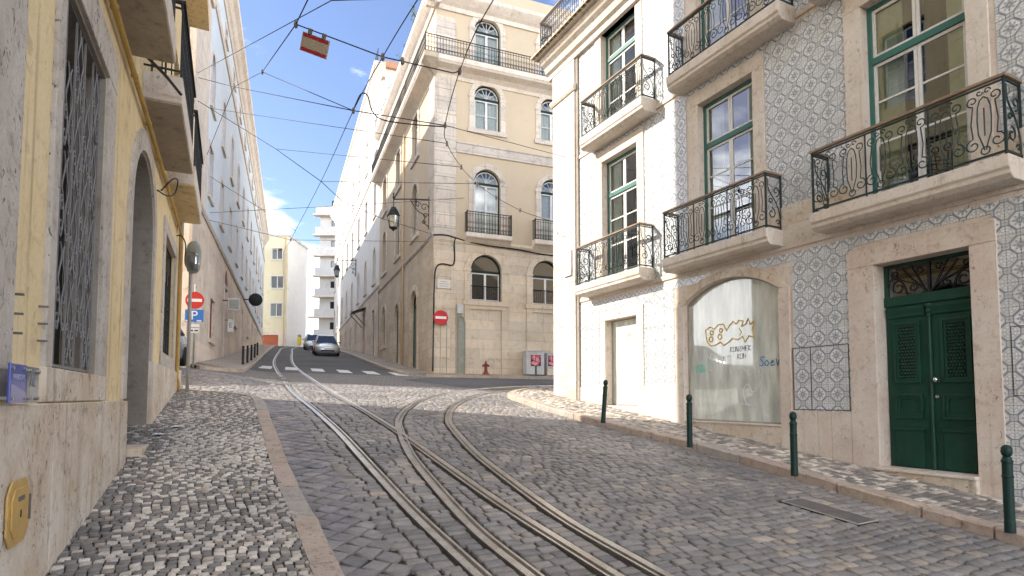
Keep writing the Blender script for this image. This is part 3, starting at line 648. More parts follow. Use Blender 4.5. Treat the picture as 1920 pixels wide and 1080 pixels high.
far_pave('corner_pavement', [tuple(ck + CLd * 60), tuple(ck + CLd * 2), tuple(ck + CLd * .2), tuple(CLo + CLn * 1.2 + CRn * .75), tuple(CLo + CLn * .75 + CRn * 1.15), tuple(rk - CRd * .2), tuple(rk + CRd * 1.2), tuple(rk + CRd * 20)], 2.2, -1, '')
# drain cover
mr = thing('drain_cover', 'large ribbed steel drain cover set in the cobbles by the right kerb', 'manhole cover', (mc[0], mc[1], G(*mc)))
mm = MB()
def mp_(a, b, h): p = mc + mu * a + mv * b; return (p[0] - mc[0], p[1] - mc[1], G(*p) - G(*mc) + h)
mm.v = [mp_(-MW, -MD, .002), mp_(MW, -MD, .002), mp_(MW, MD, .002), mp_(-MW, MD, .002)]; mm.f = [(0, 1, 2, 3)]; mm.build('plate', 'rust_steel', mr)
rb = MB()
for k in range(15):
    b0_ = -MD + .04 + k * (2 * MD - .10) / 14; n0 = len(rb.v); x0_, x1_ = -MW + .02, MW - .02
    rb.v += [mp_(x0_, b0_ - .010, .006), mp_(x1_, b0_ - .010 + .03, .006), mp_(x1_, b0_ + .010 + .03, .006), mp_(x0_, b0_ + .010, .006)]; rb.f.append((n0, n0 + 1, n0 + 2, n0 + 3))
rb.build('ribs', 'rust_steel', mr)
fr_ = MB()
for (a0_, b0_), (a1_, b1_) in (((-MW, -MD), (-MW, MD)), ((MW, -MD), (MW, MD)), ((-MW, -MD), (MW, -MD)), ((-MW, MD), (MW, MD))): fr_.tube([mp_(a0_, b0_, .0), mp_(a1_, b1_, .0)], .008, 4)
fr_.build('frame', 'metal_pole', mr)
# ================================================================== IRONWORK
def scroll_module(m, cx, w, z0, z1, y, r=.008, fine=True):
    """one bay of wrought iron: lyre bars, leafy loops above, C-scrolls below, in the x-z plane at y"""
    h = z1 - z0
    P = lambda pts: m.tube([(a, y, b) for a, b in pts], r, 4)
    for s in (-1, 1):
        x = cx + s * w * .16
        P([(cx + s * w * .02, z0 + h * .10), (cx + s * w * .06, z0 + h * .18), (x, z0 + h * .34), (x + s * w * .02, z0 + h * .55), (x, z0 + h * .72), (cx + s * w * .10, z0 + h * .82), (cx, z0 + h * .86)])
        P(spiral(cx + s * w * .30, z0 + h * .20, w * .21, w * .05, R_(90), R_(90) - s * R_(430), 16))
        P(spiral(cx + s * w * .28, z0 + h * .84, w * .16, w * .05, R_(-90), R_(-90) + s * R_(400), 14))
        P([(cx + s * w * .30, z0 + h * .20 + w * .21), (cx + s * w * .34, z0 + h * .5), (cx + s * w * .28, z0 + h * .84 - w * .16)])
        if fine: P(spiral(cx + s * w * .10, z0 + h * .93, w * .09, w * .03, R_(0), R_(s * 330), 9))
    P([(cx, z0 + h * .30), (cx, z0 + h * .70)])
    if fine: P(spiral(cx, z0 + h * .09, w * .12, w * .11, 0, R_(360), 10))
def end_scroll(m, y0, y1, x, z0, z1, r=.011):
    """the side of a balcony: one big S in the y-z plane"""
    d = y1 - y0; h = z1 - z0
    P = lambda pts: m.tube([(x, a, b) for a, b in pts], r, 4)
    P(catmull([(y0 + d * .12, z0 + h * .95), (y0 + d * .2, z0 + h * .72), (y0 + d * .62, z0 + h * .5), (y0 + d * .85, z0 + h * .28), (y0 + d * .9, z0 + h * .02)], 5))
    P(spiral(y0 + d * .66, z0 + h * .72, d * .24, d * .06, R_(-90), R_(300), 14)); P(spiral(y0 + d * .36, z0 + h * .26, d * .26, d * .06, R_(90), R_(-320), 14))
    P(spiral(y0 + d * .3, z0 + h * .5, d * .14, d * .04, R_(0), R_(360), 10)); P(spiral(y0 + d * .75, z0 + h * .1, d * .13, d * .04, R_(180), R_(-160), 10))
def balcony(root, x0, x1, zb, zt, zr, depth, y=0., slabm='slab_limestone', iron='iron_green', wood='rail_wood', mods=6, fine=True, kind='scroll', fr=None, posts=True):
    """balcony part with slab, railing and handrail as sub-parts; slab between zb and zt, handrail at zr"""
    m = MB(fr); f = y - depth; c = .03
    m.profx([(y + .02, zb), (f + .10, zb), (f + .03, zb + .05), (f + .03, zb + .10), (f, zb + .13), (f, zt), (y + .02, zt)][::-1], x0 - .04, x1 + .04)
    b = m.build('balcony', slabm, root, bevel=.012)
    i = MB(fr); fy = f + .05; z0 = zt + .05; rr = .0085 if kind == 'scroll' else .008
    i.box(x0, x1, fy - .012, fy + .012, z0 - .012, z0 + .012); i.box(x0, x1, fy - .012, fy + .012, zr - .07, zr - .05)
    for x in (x0, x1):
        i.box(x - .013, x + .013, fy - .013, fy + .013, zt, zr - .02); i.box(x - .01, x + .01, fy, y, z0 - .012, z0 + .012); i.box(x - .01, x + .01, fy, y, zr - .07, zr - .05)
        i.box(x - .013, x + .013, y - .03, y - .004, zt, zr - .02)
    if kind == 'scroll':
        n = mods; w = (x1 - x0) / n
        for k in range(n):
            scroll_module(i, x0 + (k + .5) * w, w, z0, zr - .06, fy, rr, fine)
            if k and posts and k % 2 == 0: i.box(x0 + k * w - .008, x0 + k * w + .008, fy - .009, fy + .009, zt, zr - .05)
        for x in (x0, x1): end_scroll(i, fy, y, x, z0, zr - .06)
    else:
        n = int((x1 - x0) / .105)
        for k in range(n + 1):
            x = x0 + (x1 - x0) * k / n; i.box(x - .007, x + .007, fy - .007, fy + .007, z0, zr - .05)
            if k < n:
                xc = x + (x1 - x0) / n / 2
                i.tube([(a, fy, q) for a, q in spiral(xc, z0 + .10, .048, .048, 0, R_(360), 7)[:-1]], .007, 3, True)
                if kind == 'lattice':
                    for zz in (z0 + .32, z0 + .52, z0 + .66): i.tube([(a, fy, q) for a, q in spiral(xc, zz, .04, .04, 0, R_(360), 5)[:-1]], .007, 3, True)
        for x in (x0, x1):
            for k in range(1, 5): yy = fy + (y - fy) * k / 5; i.box(x - .007, x + .007, yy - .007, yy + .007, z0, zr - .05)
    i.build('railing', iron, b)
    hr = MB(fr); hw = .032
    hr.box(x0 - .03, x1 + .03, fy - hw, fy + hw, zr - .028, zr + .012); hr.box(x0 - hw, x0 + hw, fy + hw, y, zr - .028, zr + .012); hr.box(x1 - hw, x1 + hw, fy + hw, y, zr - .028, zr + .012)
    hr.build('handrail', wood, b, bevel=.008)
    return b
def french_window(root, x0, x1, z0, z1, zt, y, frame='green_frame', back='pale_shutter', rows=(.42,), fr=None, curtain=True):
    """green outer frame with transom at zt, white sashes with glazing bars, panes behind them"""
    m = MB(fr); e = .065; cx = (x0 + x1) / 2; d = y + .07
    m.box(x0, x0 + e, y, d, z0, z1); m.box(x1 - e, x1, y, d, z0, z1); m.box(x0 + e, x1 - e, y, d, z1 - e, z1); m.box(x0 + e, x1 - e, y - .012, d, zt - .05, zt + .05); m.box(x0 + e, x1 - e, y, d, z0, z0 + .05)
    wdw = m.build('window', frame, root, bevel=.004)
    k = .045; ys = y + .022; ye = y + .055
    for a, b, c, d_ in ((x0 + e, cx, zt + .05, z1 - e), (cx, x1 - e, zt + .05, z1 - e), (x0 + e, cx, z0 + .05, zt - .05), (cx, x1 - e, z0 + .05, zt - .05)):
        s = MB(fr); g = .003; a += g; b -= g; c += g; d_ -= g
        s.box(a, a + k, ys, ye, c, d_); s.box(b - k, b, ys, ye, c, d_); s.box(a + k, b - k, ys, ye, d_ - k, d_); s.box(a + k, b - k, ys, ye, c, c + k)
        if d_ - c > 1.2:
            for q in rows: zz = c + (d_ - c) * q; s.box(a + k, b - k, ys + .006, ye - .006, zz - .016, zz + .016)
            zz = c + (d_ - c) * .72; s.box(a + k, b - k, ys + .006, ye - .006, zz - .014, zz + .014)
        s.build('sash', 'white_sash', wdw)
        p = MB(fr); p.add([(a + k, ys + .017, c + k), (b - k, ys + .017, c + k), (b - k, ys + .017, d_ - k), (a + k, ys + .017, d_ - k)], [(0, 1, 2, 3)]); p.build('pane', 'window_glass', wdw)
    if back:
        s = MB(fr); hw = (x1 - x0) * .5 - .06
        # inner shutters folded half open
        s.box(x0 + .07, x0 + .07 + hw * .62, y + .10, y + .13, z0, z1 - .05); s.box(x1 - .07 - hw * .42, x1 - .07, y + .10, y + .13, z0, z1 - .05)
        for zz in (z0 + .3, z0 + 1.2, z0 + 2.0): s.box(x0 + .13, x0 + hw * .62, y + .092, y + .10, zz, zz + .7); s.box(x1 - hw * .42, x1 - .13, y + .092, y + .10, zz, zz + .7)
        s.build('inner_shutter', back, wdw)
    return wdw
# ================================================================== TILED BUILDING (right)
tb = thing('tiled_building', 'building faced with blue and white patterned tiles and iron balconies on the right', 'building', (5.65, 8.0, 0), -63.06)
W1 = [(-.72, .65), (-4.10, -2.74), (-7.40, -6.03)]
holes = [(-.65, .58, -1.6, 1.95), (-4.60, -2.30, -.55, 1.90, 'seg', .37), (-7.32, -6.10, -.20, 1.90)]
holes += [(a, b, 2.86, 5.95) for a, b in W1] + [(a, b, 6.64, 9.28) for a, b in W1]
EXT = 7.5
m = MB(); wall_panel(m, -9.55, EXT, -2.6, 9.9, holes, .42); m.build('wall', 'pink_limestone', tb)
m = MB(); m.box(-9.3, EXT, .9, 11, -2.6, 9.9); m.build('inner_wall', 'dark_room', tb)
m = MB(); m.box(-9.66, -9.3, .3, 11, -2.6, 9.9); m.build('side_wall', 'cream_plaster', tb)
m = MB(); m.box(EXT - .02, EXT + .3, 0, 11, -2.6, 9.9); m.build('party_wall', 'cream_plaster', tb)
# corner pilaster of stacked blocks
z = -1.2; k = 0
while z < 8.35:
    h = min(.62 + .1 * (k % 3), 8.38 - z); m = MB(); m.cham(-9.70, -8.56, -.085, .5, z + .002, z + h - .002, .006); m.build('pilaster_block', 'pitted_limestone' if k < 3 else 'slab_limestone', tb); z += h; k += 1
m = MB(); m.profx([(-.12, 8.38), (-.16, 8.44), (-.16, 8.52), (-.11, 8.56), (.5, 8.56), (.5, 8.38)][::-1], -9.75, -8.51); m.build('pilaster_moulding', 'slab_limestone', tb)
m = MB(); m.cham(-9.70, -8.56, -.085, .5, 8.56, 9.28, .006); m.build('pilaster_block', 'slab_limestone', tb)
m = MB(); m.box(-8.555, -8.44, -.05, .02, -1, 9.28); m.build('side_strip', 'dark_reveal_stone', tb)
# cornice, eaves and roof terrace
m = MB(); m.profx([(.3, 9.28), (-.10, 9.28), (-.12, 9.40), (-.20, 9.46), (-.24, 9.60), (-.34, 9.68), (-.40, 9.78), (-.40, 9.84), (.3, 9.84)][::-1], -9.92, EXT); m.build('cornice', 'slab_limestone', tb)
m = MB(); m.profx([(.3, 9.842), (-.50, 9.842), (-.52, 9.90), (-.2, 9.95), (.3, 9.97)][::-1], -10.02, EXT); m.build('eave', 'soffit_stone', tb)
rt = MB()
for k in range(78):
    x = -10.0 + k * .2
    prof = [(x + .09 * math.cos(math.pi * q / 6), .075 * math.sin(math.pi * q / 6)) for q in range(7)]
    rt.add([(a, -.60, 9.90 + b) for a, b in prof] + [(a, .3, 10.02 + b) for a, b in prof], [(i, i + 7, i + 8, i + 1) for i in range(6)] + [(0, 1, 2, 3, 4, 5, 6)])
o = rt.build('roof_tiles', 'eave_tile', tb); o['kind'] = 'stuff'
b_ = balcony(tb, -9.85, -2.0, 10.0, 10.10, 10.95, .42, y=-.02, mods=12, kind='lattice', iron='iron_black')
m = MB(); m.box(-9.3, EXT, .6, 11, 9.9, 12.8); m.build('attic', 'white_plaster', tb)
# stone trims
trims = []
def trim(x0, x1, z0, z1, nm='surround_stone', mat='pink_limestone', p=.03, reg=True):
    m = MB(); m.cham(x0, x1, -p, .0, z0, z1, .005); m.build(nm, mat, tb)
    if reg: trims.append((x0, x1, z0, z1))
for a, b in W1:
    for z0, z1 in ((2.86, 5.95), (6.64, 9.28)):
        trim(a - .27, a, z0, z1, 'jamb', 'slab_limestone'); trim(b, b + .25, z0, z1, 'jamb', 'slab_limestone')
        if z1 < 9: trim(a - .27, b + .25, z1, z1 + .27, 'lintel', 'slab_limestone', .034)
trim(-1.05, -.65, -1.5, 1.95, 'jamb'); trim(.58, .88, -1.7, 1.95, 'jamb'); trim(-1.05, .88, 1.95, 2.23, 'lintel', 'pink_limestone', .036)
trim(-7.53, -7.32, -.9, 1.90, 'jamb', 'slab_limestone'); trim(-6.10, -5.86, -1.1, 1.90, 'jamb', 'slab_limestone'); trim(-7.53, -5.86, 1.90, 2.12, 'lintel', 'slab_limestone', .036)
m = MB(); inn = seg(-3.45, 2.30, 1.90, .37); out = seg(-3.45, 2.74, 1.86, .60); m.strip(out, inn, -.034, 0.); m.build('arch_stone', 'pitted_limestone', tb)
trims.append((-4.82, -2.08, 1.8, 2.30)); trim(-4.82, -4.60, -1.3, 1.88, 'jamb', 'slab_limestone'); trim(-2.30, -2.08, -1.5, 1.88, 'jamb')
# plinth slabs
for a, b, zt in ((-8.44, -7.53, .27), (-5.86, -4.82, .27), (-2.08, -1.86, -.22), (-1.86, -1.62, -.22), (-1.62, -1.38, -.22), (-1.38, -1.05, -.22)):
    trim(a, b - .004, -1.7, zt, 'plinth_slab', random.choice(['pink_limestone', 'slab_limestone', 'pitted_limestone']), .022 + .006 * random.random())
m = MB(); m.box(-4.60, -2.30, -.02, .42, -1.4, -.50); m.build('shop_sill', 'pitted_limestone', tb, bevel=.01); m = MB(); m.box(-4.60, -2.30, -.035, .30, -.50, -.47); m.build('sill_ledge', 'slab_limestone', tb, bevel=.006)
m = MB(); m.box(-7.32, -6.10, -.02, .42, -1.2, -.20); m.build('shop_sill', 'slab_limestone', tb, bevel=.01)
m = MB(); m.box(-.66, .59, -.10, .4, -1.7, -1.04); m.build('doorstep', 'pitted_limestone', tb, bevel=.01); m = MB(); m.box(-.66, .59, -.14, .4, -1.04, -1.0); m.build('threshold', 'slab_limestone', tb, bevel=.006)
# string courses at the balconies
trim(-8.44, EXT, 2.52, 2.62, 'string_course', 'slab_limestone', .03); trim(-8.44, EXT, 6.42, 6.52, 'string_course', 'slab_limestone', .03)
for a, b in ((-2.49, -.99), (.90, EXT)):
    trim(a, b, 2.62, 2.92, 'string_band', 'slab_limestone', .028); trim(a, b, 2.92, 3.26, 'rough_dado', 'pitted_limestone', .03)
# tiles
cells = []
x = TX0 - 44 * TT
for i in range(-44, 63):
    for j in range(-27, 46):
        x0 = TX0 + i * TT; z0 = TZ0 + j * TT; cx = x0 + TT / 2; cz = z0 + TT / 2
        if cx < -8.46 or cx > EXT or cz > 9.28 or cz < -1.9: continue
        if any(a - TT * .45 < cx < b + TT * .45 and c - TT * .45 < cz < d + TT * .45 and (a < cx < b and c < cz < d) for a, b, c, d in trims): continue
        if any(h[0] - .01 < cx < h[1] + .01 and h[2] < cz < (h[3] if len(h) == 4 else h[3] + .3) for h in holes): continue
        cells.append((x0, z0))
def tile_verts(x0, z0):
    g = .0012; p = .0085 + random.gauss(0, .0006); t1, t2 = random.gauss(0, .0006), random.gauss(0, .0006); c = .002
    a, b, u, v = x0 + g, x0 + TT - g, z0 + g, z0 + TT - g
    vs = [(a, .0, u), (b, .0, u), (b, .0, v), (a, .0, v)]
    for q, (xx, zz) in enumerate(((a + c, u + c), (b - c, u + c), (b - c, v - c), (a + c, v - c))): vs.append((xx, -p + (t1 if q in (0, 3) else -t1) + (t2 if q < 2 else -t2), zz))
    return vs, [(0, 1, 5, 4), (1, 2, 6, 5), (2, 3, 7, 6), (3, 0, 4, 7), (4, 5, 6, 7)]
def tile_px(c):
    xw = 5.65 + .4531 * c[0]; yw = 8.0 - .8914 * c[0]
    if yw < 1: return -1
    px = 960 + 1100 * xw / yw; py = 745 - 1100 * c[1] / yw
    return 1 / yw if (px < 1905 and 5 < py < 1000) else -1
cells.sort(key=lambda c: -tile_px(c)); field = MB()
for k, (x0, z0) in enumerate(cells):
    vs, fs = tile_verts(x0, z0)
    if k < 300: q = MB(); q.add(vs, fs); q.build('tile', 'azulejo', tb)
    else: field.add(vs, fs)
o = field.build('tile_field', 'azulejo', tb); o['kind'] = 'stuff'
# meter cupboard faced with tiles
m = MB()
for a, b in ((-2.05, -1.72), (-1.72, -1.08)):
    for p, q in (((a, -.20), (a, .82)), ((b, -.20), (b, .82)), ((a, -.20), (b, -.20)), ((a, .82), (b, .82))): m.tube([(p[0], -.009, p[1]), (q[0], -.009, q[1])], .006, 4)
m.build('meter_cupboard_frame', 'plain_black', tb)
m = MB()
for p, q in (((.98, .02), (.98, .86)), ((.98, .86), (1.5, .86)), ((.98, .02), (1.5, .02))): m.tube([(p[0], -.009, p[1]), (q[0], -.009, q[1])], .005, 4)
m.build('meter_cupboard_frame', 'plain_black', tb)
# windows and balconies
for n_, (a, b) in enumerate(W1):
    french_window(tb, a, b, 2.86, 5.95, 5.08, .14); french_window(tb, a, b, 6.64, 9.28, 8.6, .14)
for a, b in ((-1.32, 1.18), (-4.71, -2.20), (-8.0, -5.52)): balcony(tb, a, b, 2.58, 2.86, 3.84, .44, mods=6)
for a, b in ((-1.32, 1.18), (-4.50, -1.87), (-7.74, -5.38)): balcony(tb, a, b, 6.33, 6.64, 7.60, .44, mods=6)
# shop windows
def shop_window(x0, x1, z0, top, y):
    m = MB(); e = .035; xc = (x0 + x1) / 2
    loop = [(x0, z0)] + top + [(x1, z0)]; inner = [(x0 + e, z0)] + [(xc + (a - xc) * (1 - 2 * e / (x1 - x0)), b - e) for a, b in top] + [(x1 - e, z0)]
    m.strip(loop, inner, y - .02, y + .03); m.box(x0 + e, x1 - e, y - .02, y + .03, z0, z0 + e); wd_ = m.build('shop_window', 'metal_pole', tb)
    g = MB(); pts = [(a, y, b) for a, b in inner]; g.add(pts, [tuple(range(len(pts) - 1, -1, -1))]); g.build('shop_pane', 'film_glass', wd_)
    # plastic sheeting hung behind the glass
    c = MB(); nx, nz_ = 60, 14; zt = max(b for a, b in top) - .15; vs = []
    for j in range(nz_ + 1):
        for i in range(nx + 1):
            u = i / nx; v = j / nz_; xx = x0 + .05 + (x1 - x0 - .1) * u
            vs.append((xx, y + .20 + .05 * math.sin(u * 31 + 1.5 * math.sin(v * 3)) * (1 - .4 * v) + .03 * math.sin(u * 9 + v * 4), z0 + .02 + (zt - z0 - .02) * v))
    c.add(vs, [(j * (nx + 1) + i, j * (nx + 1) + i + 1, (j + 1) * (nx + 1) + i + 1, (j + 1) * (nx + 1) + i) for j in range(nz_) for i in range(nx)])
    c.build('plastic_sheet', 'curtain', wd_, smooth=True); return wd_
swin = shop_window(-4.60, -2.30, -.47, seg(-3.45, 2.30, 1.90, .37), .12)
swin2 = shop_window(-7.32, -6.10, -.20, [(-7.32, 1.90), (-6.10, 1.90)], .20)
# graffiti strokes on the glass
FONT = {'A': [[(0, 0), (.35, 1), (.7, 0)], [(.12, .4), (.6, .4)]], 'D': [[(0, 0), (0, 1), (.4, .95), (.6, .5), (.4, .05), (0, 0)]], 'E': [[(.5, 1), (0, .95), (.05, 0), (.5, 0)], [(0, .5), (.4, .5)]],
        'H': [[(0, 0), (0, 1)], [(.5, 0), (.5, 1)], [(0, .5), (.5, .5)]], 'I': [[(.1, 0), (.1, 1)]], 'K': [[(0, 0), (0, 1)], [(.5, 1), (0, .5), (.55, 0)]], 'M': [[(0, 0), (.05, 1), (.35, .4), (.65, 1), (.7, 0)]],
        'N': [[(0, 0), (0, 1), (.5, 0), (.5, 1)]], 'T': [[(0, 1), (.6, 1)], [(.3, 1), (.3, 0)]], 'U': [[(0, 1), (.05, .1), (.3, 0), (.5, .15), (.5, 1)]], 'Z': [[(0, 1), (.5, 1), (0, 0), (.5, 0)]],
        'S': [[(.6, .9), (.3, 1), (.05, .8), (.3, .55), (.55, .3), (.3, .02), (0, .12)]], 'O': [[(.3, .6), (.05, .45), (.08, .1), (.35, 0), (.5, .25), (.3, .6)]], 'e': [[(.05, .3), (.5, .35), (.3, .6), (.05, .3), (.2, 0), (.55, .1)]],
        'V': [[(0, .7), (.25, 0), (.5, .9)]], ' ': []}
def write(txt, x, z, h, mat, r, nm, slant=.1, y=.115):
    m = MB()
    for ch in txt:
        for st in FONT[ch]: m.tube([(x + (a + slant * b) * h, y, z + b * h) for a, b in st], r, 4)
        x += h * (.85 if ch in 'AM' else .68) if ch != 'I' else h * .3
    m.build(nm, mat, swin)
m = MB(); yx = [(-4.10, 1.18), (-4.12, 1.34), (-4.0, 1.40), (-3.88, 1.34), (-3.80, 1.42), (-3.66, 1.42), (-3.58, 1.28), (-3.5, 1.38), (-3.42, 1.44), (-3.34, 1.38), (-3.28, 1.45), (-3.18, 1.42), (-3.22, 1.32), (-3.12, 1.36), (-3.06, 1.46), (-3.02, 1.34), (-2.92, 1.40), (-2.98, 1.24), (-2.92, 1.08), (-3.05, 1.14), (-3.14, 1.02), (-3.2, 1.14), (-3.3, 1.08), (-3.44, 1.12), (-3.56, 1.04), (-3.66, 1.0), (-3.74, 1.08), (-3.86, 1.02), (-4.0, 1.02), (-4.08, 1.1), (-4.10, 1.18)]
m.tube([(a, .112, b) for a, b in yx], .011, 4)
for cx, cz, r in ((-3.98, 1.15, .05), (-3.96, 1.28, .045), (-3.75, 1.18, .05), (-3.72, 1.30, .04)): m.tube([(a, .115, b) for a, b in spiral(cx, cz, r, r, 0, R_(360), 9)], .013, 4)
m.tube([(-3.28, .115, 1.30), (-3.22, .115, 1.22), (-3.27, .115, 1.16)], .009, 4); m.build('yellow_graffiti', 'graf_yellow', swin)
write('KUNZMEK', -3.50, .86, .10, 'graf_black', .004, 'black_graffiti'); write('KDH', -3.33, .72, .10, 'graf_black', .004, 'black_graffiti')
write('SOeVN', -2.84, .56, .17, 'graf_blue', .009, 'blue_graffiti'); write('HATI', -3.80, .66, .13, 'graf_white', .006, 'white_graffiti')
m = MB()
for pts in ([(-4.1, .70), (-4.08, .86), (-4.02, .76), (-3.98, .86), (-3.9, .74), (-4.0, .66), (-4.02, .56), (-3.96, .5), (-4.02, .42)], [(-3.2, .55), (-3.05, .40), (-2.95, .52), (-2.9, .3), (-2.78, .42), (-2.86, .16), (-3.0, .1), (-3.1, .25), (-3.2, .12), (-3.15, -.1), (-3.0, -.16)],
            [(-2.98, .6), (-2.84, .44), (-2.86, .6), (-2.72, .44)], [(-2.76, .05), (-2.70, -.1), (-2.76, -.25), (-2.66, -.34)], [(-3.3, -.12), (-2.95, -.16), (-2.9, -.1)]): m.tube([(a, .115, b) for a, b in catmull(pts, 4)], .006, 4)
o = m.build('white_graffiti', 'graf_white', swin); o['kind'] = 'stuff'
m = MB()
for dx_ in (0, .07, .14, .21): m.tube([(-4.40 + dx_, .115, .50), (-4.38 + dx_, .115, .66), (-4.34 + dx_, .115, .50)], .010, 4)
m.build('teal_graffiti', 'graf_teal', swin)
# door 38
dr = MB(); y = .22; dr.box(-.65, .58, y - .02, y + .06, 1.33, 1.47); dr.box(-.65, -.60, y, y + .06, 1.47, 1.95); dr.box(.53, .58, y, y + .06, 1.47, 1.95); dr.box(-.60, .53, y, y + .06, 1.91, 1.95)
door = dr.build('door', 'dark_green_door', tb, bevel=.004)
for a, b in ((-.64, -.05), (-.045, .57)):
    lf = MB(); s = -1 if b < 0 else 1; lf.box(a, b, y + .01, y + .06, -1.0, 1.33)
    mid = (a + b) / 2 + .01 * s; w_ = .19
    # head moulding
    lf.profx([(y + .01, 1.14), (y - .015, 1.16), (y - .02, 1.20), (y - .05, 1.26), (y - .05, 1.29), (y + .01, 1.29)][::-1], a + .03, b - .05 if s < 0 else b - .03)
    for z0, z1, w2 in ((.20, 1.08, .185), (-.30, .05, .19)):
        for t_, p in ((0., .035), (.035, .02)):
            x0, x1 = mid - w2 + t_, mid + w2 - t_; zz0, zz1 = z0 + t_, z1 - t_; q = .035
            lf.box(x0, x1, y + .01 - p, y + .012, zz1 - q, zz1); lf.box(x0, x1, y + .01 - p, y + .012, zz0, zz0 + q); lf.box(x0, x0 + q, y + .011 - p, y + .012, zz0 + q, zz1 - q); lf.box(x1 - q, x1, y + .011 - p, y + .012, zz0 + q, zz1 - q)
    lf.box(mid - w_ - .02, mid + w_ + .02, y - .035, y + .012, -.47, -.43); lf.box(mid - w_, mid + w_, y - .012, y + .012, -.98, -.47)
    leaf = lf.build('door_leaf', 'dark_green_door', door, bevel=.004)
    g = MB(); g.box(mid - .125, mid + .125, y + .006, y + .012, .27, 1.01); g.build('grille_back', 'plain_black', door)
    g = MB()
    for i in range(6):
        for j in range(16):
            cx = mid - .1 + i * .04 + (.02 if j % 2 else 0); cz = .30 + j * .045
            if abs(cx - mid) < .12: g.lathe([(.004, -.02), (.017, -.008), (.017, .008), (.004, .02)], (cx, y - .002, cz), 5)
    g.build('door_grille', 'dark_green_door', door)
ast = MB(); ast.lathe([(.03, -1.0), (.032, -.45), (.026, -.42), (.024, 1.12), (.034, 1.14), (.03, 1.17), (.045, 1.2), (.035, 1.24), (.052, 1.28), (.052, 1.31)], (-.048, y - .005, 0), 10); ast.build('astragal', 'dark_green_door', door, smooth=False)
kn = MB(); kn.v = []; kn.lathe([(.0, -.06), (.03, -.05), (.036, -.03), (.03, -.01), (.014, 0), (.014, .03), (.03, .035), (.03, .04)], (0, 0, 0), 14)
kn.v = [(a + .035, b_y, c) for a, b_y, c in [(p[0], y + p[2] - .04, p[1] + .24) for p in kn.v]]; kn.build('door_knob', 'chrome', door, smooth=True)
kn = MB(); kn.lathe([(.0, -.012), (.024, -.01), (.026, 0), (.026, .012)], (0, 0, 0), 12); kn.v = [(p[0] + .02, y + p[2], p[1] + .01) for p in kn.v]; kn.build('lock', 'chrome', door)
g = MB(); g.add([(-.60, y + .03, 1.47), (.53, y + .03, 1.47), (.53, y + .03, 1.91), (-.60, y + .03, 1.91)], [(0, 1, 2, 3)]); g.build('transom_pane', 'dark_glass', door)
g = MB(); P = lambda pts: g.tube([(a, y + .01, b) for a, b in pts], .008, 4)
g.box(-.055, -.025, y, y + .02, 1.47, 1.91)
for s in (-1, 1):
    c = -.04
    for k, (dx_, h_) in enumerate(((.08, .42), (.20, .40), (.34, .34))):
        P(catmull([(c + s * .03, 1.49), (c + s * (.05 + dx_ * .3), 1.56 + .02 * k), (c + s * (.1 + dx_ * .8), 1.50 + h_ * .6), (c + s * (.16 + dx_), 1.48 + h_)], 5))
    P(spiral(c + s * .22, 1.58, .07, .02, R_(90), R_(90 + s * 400), 14)); P(spiral(c + s * .42, 1.60, .10, .03, R_(90), R_(90 - s * 420), 16)); P(spiral(c + s * .46, 1.80, .06, .02, R_(-90), R_(-90 + s * 380), 12)); P(spiral(c + s * .12, 1.82, .05, .02, R_(0), R_(s * 400), 12))
    P(catmull([(c + s * .3, 1.48), (c + s * .36, 1.66), (c + s * .5, 1.74), (c + s * .57, 1.62)], 5))
g.build('transom_grille', 'iron_black', door)
def text_obj(txt, size, mat, parent, loc, rot, ext=.006, nm='lettering', align='CENTER'):
    cu = bpy.data.curves.new(nm, 'FONT'); cu.body = txt; cu.size = size; cu.extrude = ext; cu.align_x = align; cu.align_y = 'CENTER'
    o = bpy.data.objects.new(nm, cu); sc.collection.objects.link(o); dg = bpy.context.evaluated_depsgraph_get(); dg.update()
    me = bpy.data.meshes.new_from_object(o.evaluated_get(dg)); bpy.data.objects.remove(o); me.materials.clear(); me.materials.append(MAT[mat])
    n = link(bpy.data.objects.new(nm, me), parent); n.location = loc; n.rotation_euler = rot; return n
text_obj('38', .125, 'marble', tb, (-.10, -.042, 2.09), (R_(90), 0, 0), .006, 'house_number')
text_obj('19', .09, 'ink_grey', tb, (-6.72, -.040, 2.0), (R_(90), 0, 0), .003, 'house_number')
m = MB(); m.box(-9.05, -8.72, -.10, -.086, 3.3, 3.95); m.build('blank_plate', 'slab_limestone', tb)
m = MB()
for p, q in (((-9.05, 3.3), (-8.70, 3.3)), ((-8.70, 3.3), (-8.70, 4.0))): m.tube([(p[0], -.105, p[1]), (q[0], -.105, q[1])], .014, 4)
m.build('plate_edge', 'rust_steel', tb)
# ================================================================== YELLOW BUILDING (near left)
yb = thing('yellow_building', 'yellow plastered building with pitted stone base and iron window grilles on the left', 'building', (-3.06, 3.8, 0), 115.726)
YE = 10.95; YTOP = 17.0
hl = [(.15, 1.72, .20, 3.0), (3.40, 5.65, -1.5, 2.35, 'arc', .95), (7.30, 9.40, .80, 2.95)]
UP = [(-1.4, -.1), (.9, 2.2), (4.7, 6.0), (8.0, 9.3)]
hl += [(a, b, 4.30, 6.9) for a, b in UP] + [(a, b, 9.0, 11.4) for a, b in UP] + [(a, b, 13.2, 15.4) for a, b in UP]
m = MB(); wall_panel(m, -9, YE, -3, YTOP, hl, .30); m.build('wall', 'yellow_plaster', yb)
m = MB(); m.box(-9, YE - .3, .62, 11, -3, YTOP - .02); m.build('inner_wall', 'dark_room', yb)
m = MB(); m.box(YE - .3, YE + .004, .002, 11, -3, YTOP); m.build('end_wall', 'yellow_plaster', yb)
